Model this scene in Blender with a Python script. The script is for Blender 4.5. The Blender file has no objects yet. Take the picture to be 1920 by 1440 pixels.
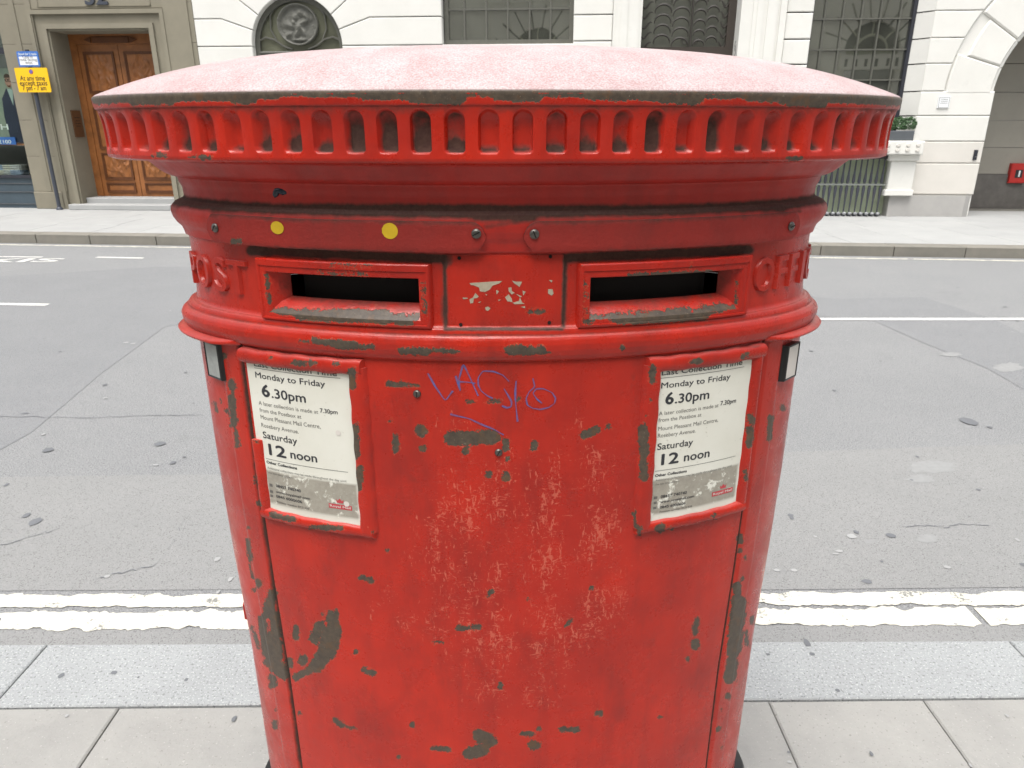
import bpy, math, random
import numpy as np
from mathutils import Vector
random.seed(7); RNG = np.random.default_rng(7)
R = math.radians
D = bpy.data
scene = bpy.context.scene
COL = scene.collection

# ------------------------------------------------------------------ camera, sky, sun, exposure
F, PX, PY = 1347.0, 960.0, 720.0          # focal length in pixels of the 1920 px wide picture
TH = math.atan(480 / 1347)                # camera looks down by this much
CAMZ = 1.47
cd = D.cameras.new('camera'); cam = D.objects.new('camera', cd); COL.objects.link(cam)
cam.location = (0, 0, CAMZ); cam.rotation_euler = (math.pi / 2 - TH, 0, 0)
cd.sensor_width = 36; cd.lens = 36 * F / 1920; cd.clip_start = 0.02; cd.clip_end = 500
cd.dof.use_dof = True; cd.dof.focus_distance = 0.98; cd.dof.aperture_fstop = 22
scene.camera = cam
SUN_EL, SUN_AZ = R(68), R(200)
w = D.worlds.new('World'); scene.world = w; w.use_nodes = True
wn, wl = w.node_tree.nodes, w.node_tree.links; wn.clear()
sky = wn.new('ShaderNodeTexSky'); sky.sky_type = 'NISHITA'; sky.sun_disc = False
sky.sun_elevation = SUN_EL; sky.sun_rotation = SUN_AZ; sky.air_density = 1.5; sky.dust_density = 6
hs = wn.new('ShaderNodeHueSaturation'); hs.inputs['Saturation'].default_value = 0.30
bg = wn.new('ShaderNodeBackground'); bg.inputs['Strength'].default_value = 0.15
wo = wn.new('ShaderNodeOutputWorld')
wl.new(sky.outputs[0], hs.inputs['Color']); wl.new(hs.outputs[0], bg.inputs[0]); wl.new(bg.outputs[0], wo.inputs[0])
sd = D.lights.new('sun', 'SUN'); sun = D.objects.new('sun', sd); COL.objects.link(sun)
sd.energy = 1.5; sd.angle = R(40); sd.color = (1, .965, .92)
# direction towards the sun: azimuth measured like the sky texture (from +Y, clockwise)
sv = Vector((math.sin(SUN_AZ) * math.cos(SUN_EL), math.cos(SUN_AZ) * math.cos(SUN_EL), math.sin(SUN_EL)))
sun.rotation_euler = sv.to_track_quat('Z', 'Y').to_euler()
scene.view_settings.view_transform = 'Standard'; scene.view_settings.look = 'None'
scene.view_settings.gamma = 1; scene.view_settings.exposure = 0.72
scene.render.engine = 'CYCLES'; scene.cycles.max_bounces = 8

# ------------------------------------------------------------------ measuring helpers
def ray(px, py):
    a = (px - PX) / F; b = (py - PY) / F
    return np.array([a, math.cos(TH) - b * math.sin(TH), -math.sin(TH) - b * math.cos(TH)])
def ground(px, py, z=0.0):
    d = ray(px, py); k = (z - CAMZ) / d[2]; return d[0] * k, d[1] * k
def to_px(P):
    X, Y, Z = P[:, 0], P[:, 1], P[:, 2] - CAMZ
    zc = Y * math.cos(TH) - Z * math.sin(TH); yc = -Z * math.cos(TH) - Y * math.sin(TH)
    zc = np.where(zc < .05, .05, zc)
    return PX + F * X / zc, PY + F * yc / zc

# ------------------------------------------------------------------ object helpers
def mk(name, V, Fc, mat=None, parent=None, smooth=False, attrs=None, auto=None):
    me = D.meshes.new(name); me.from_pydata([tuple(v) for v in V], [], [tuple(f) for f in Fc]); me.update()
    if mat: me.materials.append(mat)
    if smooth: me.polygons.foreach_set('use_smooth', [True] * len(me.polygons))
    if auto is not None:
        me.polygons.foreach_set('use_smooth', [True] * len(me.polygons)); me.set_sharp_from_angle(angle=R(auto))
    if attrs:
        for k, a in attrs.items():
            at = me.attributes.new(k, 'FLOAT', 'POINT'); at.data.foreach_set('value', np.asarray(a, dtype=np.float32))
    o = D.objects.new(name, me); COL.objects.link(o)
    if parent: o.parent = parent
    return o
def empty(name, loc, rz=0):
    o = D.objects.new(name, None); COL.objects.link(o); o.location = loc; o.rotation_euler = (0, 0, rz)
    o.empty_display_size = .1; return o
def tag(o, label=None, cat=None, group=None, kind=None):
    for k, v in (('label', label), ('category', cat), ('group', group), ('kind', kind)):
        if v: o[k] = v
    return o
class MB:
    def __init__(s): s.V = []; s.F = []
    def add(s, V, Fc):
        n = len(s.V); s.V += [tuple(v) for v in V]; s.F += [tuple(i + n for i in f) for f in Fc]; return s
    def box(s, x0, x1, y0, y1, z0, z1):
        V = [(x, y, z) for x in (x0, x1) for y in (y0, y1) for z in (z0, z1)]
        return s.add(V, [(0, 1, 3, 2), (4, 6, 7, 5), (0, 4, 5, 1), (2, 3, 7, 6), (0, 2, 6, 4), (1, 5, 7, 3)])
    def cbox(s, x0, x1, y0, y1, z0, z1, c=.01):
        """block whose front (y0) edges are chamfered"""
        c = min(c, (x1 - x0) * .4, (z1 - z0) * .4)
        V = [(x0, y0 + c, z0), (x1, y0 + c, z0), (x1, y0 + c, z1), (x0, y0 + c, z1),
             (x0 + c, y0, z0 + c), (x1 - c, y0, z0 + c), (x1 - c, y0, z1 - c), (x0 + c, y0, z1 - c),
             (x0, y1, z0), (x1, y1, z0), (x1, y1, z1), (x0, y1, z1)]
        return s.add(V, [(4, 5, 6, 7), (0, 1, 5, 4), (1, 2, 6, 5), (2, 3, 7, 6), (3, 0, 4, 7),
                         (8, 9, 1, 0), (9, 10, 2, 1), (10, 11, 3, 2), (11, 8, 0, 3), (11, 10, 9, 8)])
    def prism(s, poly, y0, y1, c=0):
        """poly in (x,z), extruded from y0 (front) to y1; c insets the front face"""
        n = len(poly); P = np.array(poly, float); cen = P.mean(0)
        area = sum(P[i][0] * P[(i + 1) % n][1] - P[(i + 1) % n][0] * P[i][1] for i in range(n))
        if area < 0: P = P[::-1]
        if c:
            Q = []
            for i in range(n):
                a, b, d = P[i - 1], P[i], P[(i + 1) % n]
                e1 = (b - a) / (np.linalg.norm(b - a) + 1e-9); e2 = (d - b) / (np.linalg.norm(d - b) + 1e-9)
                n1 = np.array([-e1[1], e1[0]]); n2 = np.array([-e2[1], e2[0]]); m = n1 + n2
                m /= max(.5, np.dot(m, n1)); Q.append(b + m * c)
            V = [(p[0], y0 + c, p[1]) for p in P] + [(p[0], y0, p[1]) for p in Q] + [(p[0], y1, p[1]) for p in P]
            Fc = [tuple(range(n, 2 * n))] + [(i, (i + 1) % n, n + (i + 1) % n, n + i) for i in range(n)]
            Fc += [(2 * n + i, 2 * n + (i + 1) % n, (i + 1) % n, i) for i in range(n)] + [tuple(range(3 * n - 1, 2 * n - 1, -1))]
        else:
            V = [(p[0], y0, p[1]) for p in P] + [(p[0], y1, p[1]) for p in P]
            Fc = [tuple(range(n)), tuple(range(2 * n - 1, n - 1, -1))] + [(n + i, n + (i + 1) % n, (i + 1) % n, i) for i in range(n)]
        return s.add(V, Fc)
    def tube(s, pts, r, n=8, closed=False):
        pts = [Vector(p) for p in pts]; m = len(pts); base = len(s.V)
        for i, p in enumerate(pts):
            a = pts[i - 1] if (i or closed) else p; b = pts[(i + 1) % m] if (i < m - 1 or closed) else p
            t = (b - a).normalized(); q = t.cross(Vector((0, 1, 0)));
            if q.length < .1: q = t.cross(Vector((1, 0, 0)))
            q.normalize(); v = t.cross(q); rr = r[i] if hasattr(r, '__len__') else r
            for k in range(n):
                g = 2 * math.pi * k / n; s.V.append(tuple(p + (q * math.cos(g) + v * math.sin(g)) * rr))
        for i in range(m if closed else m - 1):
            j = (i + 1) % m
            for k in range(n):
                s.F.append((base + i * n + k, base + i * n + (k + 1) % n, base + j * n + (k + 1) % n, base + j * n + k))
        if not closed:
            s.F.append(tuple(base + k for k in range(n))); s.F.append(tuple(base + (m - 1) * n + k for k in range(n - 1, -1, -1)))
        return s
    def lathe(s, c, prof, n=20):
        """prof [(r,z)] about a vertical axis through c"""
        b = len(s.V)
        for r, z in prof:
            for k in range(n):
                g = 2 * math.pi * k / n; s.V.append((c[0] + r * math.cos(g), c[1] + r * math.sin(g), c[2] + z))
        for i in range(len(prof) - 1):
            for k in range(n): s.F.append((b + i * n + k, b + i * n + (k + 1) % n, b + (i + 1) * n + (k + 1) % n, b + (i + 1) * n + k))
        s.F.append(tuple(b + k for k in range(n - 1, -1, -1))); e = b + (len(prof) - 1) * n; s.F.append(tuple(e + k for k in range(n)))
        return s
    def build(s, name, mat, parent=None, smooth=False, auto=None, attrs=None): return mk(name, s.V, s.F, mat, parent, smooth, attrs, auto)

_font_cache = {}
def text_geo(body, bold=0.0, extrude=0.0, bevel=0.0, spacing=1.0):
    key = (body, bold, extrude, bevel, spacing)
    if key in _font_cache: return _font_cache[key]
    cu = D.curves.new('t', 'FONT'); cu.body = body; cu.size = 1; cu.offset = bold; cu.extrude = extrude; cu.bevel_depth = bevel
    cu.resolution_u = 3; cu.space_character = spacing
    o = D.objects.new('t', cu); COL.objects.link(o)
    dg = bpy.context.evaluated_depsgraph_get(); dg.update()
    me = o.evaluated_get(dg).to_mesh()
    V = np.array([v.co[:] for v in me.vertices]); Fc = [tuple(p.vertices) for p in me.polygons]
    D.objects.remove(o); D.curves.remove(cu)
    _font_cache[key] = (V, Fc); return V, Fc
_h = text_geo('H')[0]; CAP = _h[:, 1].max()

# ------------------------------------------------------------------ materials
def mat(name):
    m = D.materials.new(name); m.use_nodes = True; nt = m.node_tree
    return m, nt, nt.nodes['Principled BSDF']
class N:
    """small node helper"""
    def __init__(s, nt): s.nt = nt
    def n(s, t, **kw):
        x = s.nt.nodes.new(t)
        for k, v in kw.items(): setattr(x, k, v)
        return x
    def l(s, a, b): s.nt.links.new(a, b)
    def val(s, sock, v):
        if hasattr(v, 'is_output') or isinstance(v, bpy.types.NodeSocket): s.l(v, sock)
        else: sock.default_value = v
    def math(s, op, a, b=0.0, clamp=False):
        x = s.n('ShaderNodeMath', operation=op, use_clamp=clamp); s.val(x.inputs[0], a); s.val(x.inputs[1], b); return x.outputs[0]
    def noise(s, vec, scale, detail=4, rough=.55, dist=0.0):
        x = s.n('ShaderNodeTexNoise'); s.l(vec, x.inputs['Vector']); x.inputs['Scale'].default_value = scale
        x.inputs['Detail'].default_value = detail; x.inputs['Roughness'].default_value = rough; x.inputs['Distortion'].default_value = dist
        return x.outputs['Fac']
    def ramp(s, f, lo, hi):
        x = s.n('ShaderNodeMapRange'); s.val(x.inputs[0], f); s.val(x.inputs[1], lo); s.val(x.inputs[2], hi); return x.outputs[0]
    def mix(s, f, a, b):
        x = s.n('ShaderNodeMix', data_type='RGBA'); s.val(x.inputs[0], f)
        for k, v in ((6, a), (7, b)):
            if isinstance(v, tuple): x.inputs[k].default_value = (*v, 1) if len(v) == 3 else v
            else: s.l(v, x.inputs[k])
        return x.outputs[2]
    def mixf(s, f, a, b):
        x = s.n('ShaderNodeMix', data_type='FLOAT'); s.val(x.inputs[0], f); s.val(x.inputs[2], a); s.val(x.inputs[3], b); return x.outputs[0]
    def attr(s, name): x = s.n('ShaderNodeAttribute', attribute_name=name); return x.outputs['Fac']
    def obj(s): return s.n('ShaderNodeTexCoord').outputs['Object']
    def map(s, vec, scale): x = s.n('ShaderNodeMapping'); s.l(vec, x.inputs[0]); x.inputs['Scale'].default_value = scale; return x.outputs[0]
    def bump(s, h, strength, dist, prev=None):
        x = s.n('ShaderNodeBump'); x.inputs['Strength'].default_value = strength; x.inputs['Distance'].default_value = dist
        s.l(h, x.inputs['Height'])
        if prev is not None: s.l(prev, x.inputs['Normal'])
        return x.outputs[0]

def simple(name, col, rough=.6, var=.15, scale=6, bump=.0, bscale=60, metallic=0, ior=1.45, col2=None, bdist=.003):
    m, nt, p = mat(name); k = N(nt); v = k.obj()
    f = k.ramp(k.noise(v, scale, 6, .62), .3, .7)
    c2 = col2 or tuple(c * (1 - var) for c in col)
    c = k.mix(f, col, c2); k.l(c, p.inputs['Base Color'])
    p.inputs['Roughness'].default_value = rough; p.inputs['Metallic'].default_value = metallic; p.inputs['IOR'].default_value = ior
    if bump: k.l(k.bump(k.noise(v, bscale, 5, .6), bump, bdist), p.inputs['Normal'])
    return m

def make_paint(name, red, red2, dusty=0.0, rough=.21, uplo=.50, uphi=1.0, coat=1.0):
    m, nt, p = mat(name); k = N(nt); v = k.obj()
    big = k.ramp(k.noise(v, 7, 5, .6), .32, .68)
    base = k.mix(big, red, red2)
    # faint soot stains and hand-worn lighter areas
    soot = k.math('MULTIPLY', k.ramp(k.noise(k.map(v, (1, 1, .45)), 16, 6, .7), .50, .78), .55)
    base = k.mix(soot, base, (.14, .014, .011))
    stk = k.math('MULTIPLY', k.ramp(k.noise(k.map(v, (1, 1, .10)), 38, 5, .65), .48, .75), .34)
    base = k.mix(stk, base, (.20, .012, .009))
    # scratches: fine dashes in several directions
    scr = k.attr('scr')
    f1 = k.noise(k.map(v, (1, 1, .30)), 210, 3, .5, 1.2); f2 = k.noise(k.map(v, (.4, .4, 1)), 260, 3, .5, 1.6); f3 = k.noise(k.map(v, (1, 1, .5)), 26, 5, .7)
    ff = k.math('MAXIMUM', f1, f2)
    lo = k.math('ADD', ff, k.math('MULTIPLY', k.math('SUBTRACT', f3, .5), .62))
    thr = k.math('SUBTRACT', .86, k.math('MULTIPLY', scr, .185))
    sm = k.math('MULTIPLY', k.ramp(k.math('SUBTRACT', lo, thr), 0, .05), .52)
    base = k.mix(sm, base, (.62, .155, .10))
    # tiny dark nicks everywhere
    nick = k.ramp(k.noise(v, 95, 4, .62), .745, .77)
    # chips
    ch = k.math('SUBTRACT', k.attr('chip'), 12.0)
    n1 = k.math('MULTIPLY', k.math('SUBTRACT', k.noise(v, 115, 4, .65), .5), 15)
    n2 = k.math('MULTIPLY', k.math('SUBTRACT', k.noise(v, 380, 3, .6), .5), 11)
    n3 = k.math('MULTIPLY', k.math('SUBTRACT', k.noise(v, 38, 3, .6), .5), 9)
    cf = k.math('ADD', k.math('ADD', ch, n3), k.math('ADD', n1, n2))
    cm = k.ramp(cf, -.25, .3)
    cm = k.math('MAXIMUM', cm, k.math('MULTIPLY', nick, .7))
    rim = k.ramp(cf, -1.5, -.8)
    base = k.mix(k.math('MULTIPLY', rim, k.math('MULTIPLY', k.ramp(n2, -1, 2), .5)), base, (.62, .16, .07))
    cn = k.noise(v, 120, 5, .65)
    ccol = k.mix(k.ramp(cn, .35, .7), (.054, .041, .032), (.100, .076, .053))
    ccol = k.mix(k.ramp(k.noise(v, 420, 3, .6), .66, .72), ccol, (.22, .19, .14))
    ccol = k.mix(k.math('MULTIPLY', k.ramp(k.noise(v, 55, 4, .6), .55, .66), .7), ccol, (.115, .060, .028))
    ccol = k.mix(k.math('MULTIPLY', k.ramp(cf, 1.6, .2), k.ramp(k.noise(v, 180, 3, .5), .5, .6)), ccol, (.20, .035, .02))
    base = k.mix(cm, base, ccol)
    # dirt in crevices, plus the shadow painted under the rain plates
    gr = k.math('ADD', k.attr('grime_shade'), k.math('MULTIPLY', k.math('SUBTRACT', k.noise(v, 42, 6, .7), .5), .9))
    gr = k.math('MULTIPLY', k.ramp(gr, .32, .78), k.ramp(k.attr('grime_shade'), .02, .2))
    gcol = k.mix(k.ramp(k.noise(v, 220, 4, .7), .35, .7), (.020, .016, .013), (.050, .037, .026))
    base = k.mix(k.math('MULTIPLY', gr, .93), base, gcol)
    # dust lying on upward faces; on the dome its paleness also paints sky sheen
    geo = k.n('ShaderNodeNewGeometry'); sx = k.n('ShaderNodeSeparateXYZ'); k.l(geo.outputs['Normal'], sx.inputs[0])
    up = k.ramp(sx.outputs[2], uplo, uphi)
    dn = k.ramp(k.noise(v, 26, 6, .7), .25, .65)
    dust = k.math('MULTIPLY', up, k.mixf(dn, .10 + dusty * .72, .24 + dusty * .70))
    speck = k.ramp(k.math('ADD', k.noise(v, 430, 3, .6), k.math('MULTIPLY', k.math('SUBTRACT', k.noise(v, 14, 5, .65), .5), .5)), .34, .66)
    dcol = k.mix(speck, (.30, .17, .165) if not dusty else (.35, .262, .262), (.45, .36, .34) if not dusty else (.51, .465, .475))
    base = k.mix(dust, base, dcol)
    k.l(base, p.inputs['Base Color'])
    rg = k.mixf(k.ramp(k.noise(v, 22, 6, .7), .35, .65), rough, rough + .22)
    rg = k.mixf(cm, rg, .46); rg = k.mixf(gr, rg, .85); rg = k.mixf(dust, rg, .62)
    k.l(rg, p.inputs['Roughness'])
    b1 = k.bump(k.noise(v, 30, 4, .6), min(1, .20 * coat), .004)
    b2 = k.bump(k.noise(v, 210, 5, .65), min(1, .24 * coat), .0014, b1)
    b3 = k.bump(k.math('SUBTRACT', 1.0, cm), .8, .0010, b2)
    k.l(b3, p.inputs['Normal']); p.inputs['Specular IOR Level'].default_value = .42
    return m
M = {}
M['red'] = make_paint('red_paint', (.48, .0185, .0060), (.345, .0140, .0070))
M['red_rough'] = make_paint('rough_dark_red_paint', (.30, .0155, .010), (.225, .015, .011), rough=.5, coat=2.4)
M['red_dull'] = make_paint('dull_red_paint', (.46, .0175, .009), (.36, .0165, .011), rough=.36)
M['red_slot'] = make_paint('red_paint_in_slots', (.48, .0175, .006), (.345, .013, .007), uplo=1.5, uphi=1.6)
M['dome'] = make_paint('dusty_sheen_red_paint', (.46, .05, .045), (.40, .06, .055), dusty=1.0, rough=.42, uplo=.15, uphi=.6)  # pale top colour holds painted sky sheen as well as dust
M['black'] = simple('black_paint', (.012, .012, .013), .4)
M['dark'] = simple('dark_inside', (.008, .006, .006), .9)
M['steel'] = simple('worn_steel', (.16, .15, .14), .35, metallic=.8, var=.4, scale=90)
M['silver'] = simple('silver_trim', (.42, .42, .42), .3, metallic=.8)
M['yellow_sticker'] = simple('yellow_sticker', (.62, .42, .015), .55, var=.2, scale=60)
M['blue_blob'] = simple('blue_black_paint', (.008, .014, .03), .22)
M['residue'] = simple('torn_paper', (.42, .36, .27), .75, var=.25, scale=150)
M['ink_blue'] = simple('blue_marker', (.07, .11, .32), .45, var=.3, scale=110, col2=(.22, .06, .12))
M['ink'] = simple('notice_ink', (.035, .037, .045), .5, var=.2, scale=200)
M['ink_grey'] = simple('faded_notice_ink', (.16, .155, .145), .5, var=.4, scale=300)
M['ink_red'] = simple('red_notice_print', (.52, .06, .075), .5)
M['white_print'] = simple('white_print', (.7, .66, .62), .5)
def plate_mat():
    m, nt, p = mat('notice_card'); k = N(nt); v = k.obj()
    a = k.attr('worn'); f = k.noise(v, 60, 6, .7)
    msk = k.math('MULTIPLY', a, k.ramp(f, .62, .56))
    c = k.mix(k.ramp(k.noise(v, 12, 4), .3, .7), (.73, .73, .67), (.66, .655, .585))
    c = k.mix(k.ramp(k.noise(v, 140, 5, .7), .64, .72), c, (.46, .44, .38))
    g = k.mix(k.ramp(k.noise(v, 90, 6, .7), .35, .65), (.36, .34, .29), (.29, .27, .23))
    c = k.mix(msk, c, g); k.l(c, p.inputs['Base Color']); p.inputs['Roughness'].default_value = .32
    k.l(k.bump(k.noise(v, 50, 3), .15, .001), p.inputs['Normal']); return m
M['card'] = plate_mat()
M['grey_card'] = simple('grey_label_card', (.34, .36, .35), .35, var=.3, scale=80)

# ================================================================== THE PILLAR BOX
A, B, NX = .568, .27, 1.9
XC, YC, ROT = -.0145, 1.13, R(1.6)
TT = np.linspace(-np.pi, np.pi, 8001)
def loc2(t, o):
    c, s = np.cos(t), np.sin(t)
    return (A + o) * np.sign(s) * np.abs(s) ** (2 / NX), -(B + .45 * o) * np.sign(c) * np.abs(c) ** (2 / NX)
def arc(o):
    x, y = loc2(TT, o); S = np.r_[0, np.cumsum(np.hypot(np.diff(x), np.diff(y)))]; return S - np.interp(0, TT, S)
S0 = arc(-.088); SB = arc(0.0); HALF = S0[-1]; HALFB = SB[-1]
def surf(s, z, o, tab=None):
    """local point of the oval: s = arc length from the front centre, o = outward offset, z = height above camera"""
    s, z, o = np.broadcast_arrays(np.asarray(s, float), z, o)
    t = np.interp(s, S0 if tab is None else tab, TT); x, y = loc2(t, o)
    return np.stack([x, y, z + CAMZ], -1)
def px2s(px, py, o):
    d = ray(px, py); k = np.linspace(.5, 1.6, 4401); X = d[0] * k - XC; Y = d[1] * k - YC
    c, s = math.cos(ROT), math.sin(ROT); x = X * c + Y * s; y = -X * s + Y * c
    Q = (abs(x) / (A + o)) ** NX + (abs(y) / (B + .45 * o)) ** NX - 1
    i = int(np.argmin(np.abs(Q))) if not (Q < 0).any() else int(np.argmax(Q < 0))
    t = math.atan2(np.sign(x[i]) * (abs(x[i]) / (A + o)) ** (NX / 2), -np.sign(y[i]) * (abs(y[i]) / (B + .45 * o)) ** (NX / 2))
    return float(np.interp(t, TT, S0)), float(d[2] * k[i])
def loc2world(P):
    c, s = math.cos(ROT), math.sin(ROT); P = np.asarray(P)
    return np.stack([P[:, 0] * c - P[:, 1] * s + XC, P[:, 0] * s + P[:, 1] * c + YC, P[:, 2]], -1)

# wear on the paint: (x0,y0,x1,y1,r) where bare iron shows
CH = [(590,640,665,648,8),(665,650,700,651,5),(752,657,800,660,7),(800,656,862,660,5),(955,656,1015,657,9),(1015,660,1030,661,3),(1168,653,1168,653,5),
 (727,719,780,723,6),(877,753,890,753,4),(912,752,940,752,4),(972,748,972,748,6),(788,806,792,810,10),(742,818,742,845,6),(789,841,796,841,6),
 (845,822,925,820,14),(949,828,949,840,8),(873,845,873,848,7),(1001,832,1001,840,8),(952,862,952,862,6),(916,890,916,890,8),(949,890,949,896,8),(1095,815,1118,806,9),
 (1142,800,1142,800,5),(731,787,731,787,4),(677,1083,697,1088,6),(727,1032,727,1032,4),
 (624,1158,627,1187,14),(624,1187,612,1222,19),(612,1222,596,1246,16),(596,1246,556,1270,8),(600,1172,590,1196,11),(570,1236,566,1240,9),(555,1178,555,1196,7),
 (543,1238,543,1246,7),(607,1150,607,1150,4),(631,1143,631,1147,4),(667,1221,667,1221,5),(683,1255,700,1263,6),(860,1178,898,1175,6),(812,1205,832,1205,3),
 (837,1153,837,1153,4),(915,1118,922,1108,4),(628,1350,640,1360,6),(640,1360,667,1367,3),(772,1360,772,1360,6),(812,1402,840,1406,5),(748,1418,748,1418,5),
 (898,1378,920,1390,13),(880,1412,908,1406,12),(938,1287,938,1287,6),(562,1337,562,1337,4),
 (464,1012,470,1050,5),(468,1060,473,1085,3),(485,1090,485,1097,7),(476,1106,476,1106,5),(512,1112,500,1150,10),(514,1155,522,1230,10),(492,1160,500,1225,9),(506,1190,512,1240,9),
 (508,1240,530,1262,14),(510,1272,512,1282,9),(515,1355,515,1362,6),(518,1330,518,1330,4),(472,1175,486,1216,4),
 (420,664,420,670,5),(434,716,436,728,7),(434,745,436,775,8),(438,785,438,795,8),(443,812,445,835,6),(414,752,414,752,4),(402,755,406,770,4),(424,770,424,770,5),(466,990,466,990,4),
 (660,695,660,725,8),(667,800,668,855,8),(674,880,672,915,8),(552,680,590,682,6),(630,683,632,684,6),(507,670,507,670,5),(510,966,552,975,6),(582,987,640,991,5),(479,890,479,905,4),(486,945,486,945,6),(477,827,483,828,5),
 (1223,688,1222,714,8),(1205,800,1208,895,9),(1213,815,1213,850,5),(1198,990,1198,997,7),(1234,992,1242,991,8),(1261,990,1261,990,5),(1340,968,1340,968,6),(1300,679,1315,677,6),(1392,668,1402,666,5),
 (1408,782,1408,790,8),(1407,805,1404,832,7),(1398,885,1398,898,5),(1213,778,1213,778,4),(1219,750,1219,750,4),
 (1445,782,1443,825,6),(1468,762,1468,768,5),(1386,1008,1386,1014,7),(1387,1032,1387,1032,6),(1397,1045,1397,1048,4),(1392,1085,1392,1088,5),(1383,1098,1383,1120,9),
 (1386,1130,1376,1220,15),(1374,1243,1368,1270,13),(1399,1185,1401,1210,5),(1410,1158,1410,1168,5),(1365,1303,1365,1307,6),(1352,1330,1352,1330,4),(1347,1367,1347,1367,5),(1353,1403,1353,1403,4),
 (1308,1160,1303,1187,6),(1305,1206,1304,1212,9),(1290,1234,1290,1238,5),(1074,1160,1062,1173,4),(1108,1103,1110,1103,4),(1120,1337,1126,1337,6),(1237,1345,1237,1345,4),
 (978,1375,1000,1376,5),(1008,1366,1012,1366,4),(1050,1368,1082,1368,5),(998,1397,1004,1397,9),(992,1123,992,1123,4),
 (592,509,688,514,4),(793,528,796,590,5),(500,515,506,568,4),(522,584,560,592,5),(560,592,620,594,10),(620,592,720,594,14),(720,598,768,604,7),
 (1150,600,1210,600,9),(1210,596,1320,592,11),(1320,590,1355,582,4),(1098,602,1106,604,7),(1381,530,1377,568,4),(1098,530,1099,590,4),(1180,516,1340,510,4),(1090,502,1090,502,5),(1290,496,1300,495,4),(620,494,700,500,2),
 (180,187,420,181,9),(420,181,520,180,8),(440,186,475,186,9),(520,178,680,178,5),(680,179,770,181,8),(770,180,860,184,13),(860,178,930,178,5),(930,180,1010,182,9),(1010,178,1110,178,5),(1110,180,1230,182,9),(1240,184,1310,186,11),(1310,180,1400,181,6),(1400,182,1470,184,8),(1470,184,1540,190,14),(1540,184,1690,191,9),(250,190,320,190,8),
 (285,291,310,292,5),(355,293,392,295,5),(1478,298,1500,298,5),(437,452,448,452,6),(993,583,1018,583,6),(560,640,580,641,3),(700,996,700,996,4),(1190,960,1190,985,4)]
CH = np.array(CH, float)
SCR = [(980,1040,270,.42),(800,1010,60,.5),(1160,1120,50,.6),(940,1180,160,.3),(880,900,90,.8),(1000,1000,110,.95),(1125,880,45,1.0),(1130,985,50,1.0),(960,1110,120,.85),(890,1040,50,1.25),(790,1160,50,.8),(1085,1150,60,1.05),(1000,1240,80,.8),(910,1250,60,.55),
       (1080,800,35,.85),(850,795,28,1.0),(900,535,40,.55),(965,560,40,.75),(1000,1330,110,.35),(730,1110,25,.7),(700,1140,30,.5),(1010,900,60,.7),(1350,1210,60,.0),(790,545,12,1.0),(1090,555,14,1.0),(800,600,20,.9)]
GR = [(400,388,560,393,14,.9),(560,391,1300,394,13,1.0),(1300,392,1480,385,14,.95),(895,402,1000,404,16,.95),(912,425,985,412,9,.6),(335,372,420,392,9,.7),(1480,388,1540,372,8,.5),
      (470,470,840,486,11,1.1),(1065,484,1405,468,11,1.1),(833,480,835,612,6,.95),(1060,480,1056,612,6,.95),(835,617,1055,617,5,.85),(850,628,1050,629,4,.6),  # opening pair: dirt colour deepened to paint the shadow under the rain plates
      (825,500,828,600,4,.5),(700,690,708,1000,7,.33),(1185,690,1180,1000,8,.30),(700,1005,590,1003,6,.3),(1300,660,1430,648,4,.5),(520,650,690,664,4,.45),
      (1010,398,1500,396,6,.6),(1190,700,1165,760,10,.30),(1160,820,1170,860,18,.28),(770,895,780,905,14,.35),(1165,1050,1172,1000,10,.30)]
def wear(P, on=True):
    """chip / scratch / grime fields of points on the box (local coordinates)"""
    P = np.asarray(P, float); W = loc2world(P); x, y = to_px(W); n = len(P)
    chip = np.zeros(n); scr = np.zeros(n); gr = np.zeros(n)
    front = P[:, 1] < .12
    idx = np.where(front)[0]; X = x[idx]; Y = y[idx]
    best = np.full(len(idx), -12.0)
    for x0, y0, x1, y1, r in CH:
        dx, dy = x1 - x0, y1 - y0; L = dx * dx + dy * dy + 1e-6
        u = np.clip(((X - x0) * dx + (Y - y0) * dy) / L, 0, 1)
        best = np.maximum(best, r * 1.0 - .5 - np.hypot(X - x0 - u * dx, Y - y0 - u * dy))
    chip[idx] = best + 12
    for cx, cy, r, a in SCR: scr[idx] += a * np.exp(-((X - cx) ** 2 + (Y - cy) ** 2) / (r * r))
    for x0, y0, x1, y1, r, a in GR:
        dx, dy = x1 - x0, y1 - y0; L = dx * dx + dy * dy + 1e-6
        u = np.clip(((X - x0) * dx + (Y - y0) * dy) / L, 0, 1); d = np.hypot(X - x0 - u * dx, Y - y0 - u * dy)
        gr[idx] = np.maximum(gr[idx], a * np.exp(-(d / r) ** 2))
    return {'chip': chip, 'scr': np.clip(scr + .22 * (y > 700), 0, 1.25), 'grime_shade': gr}

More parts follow.
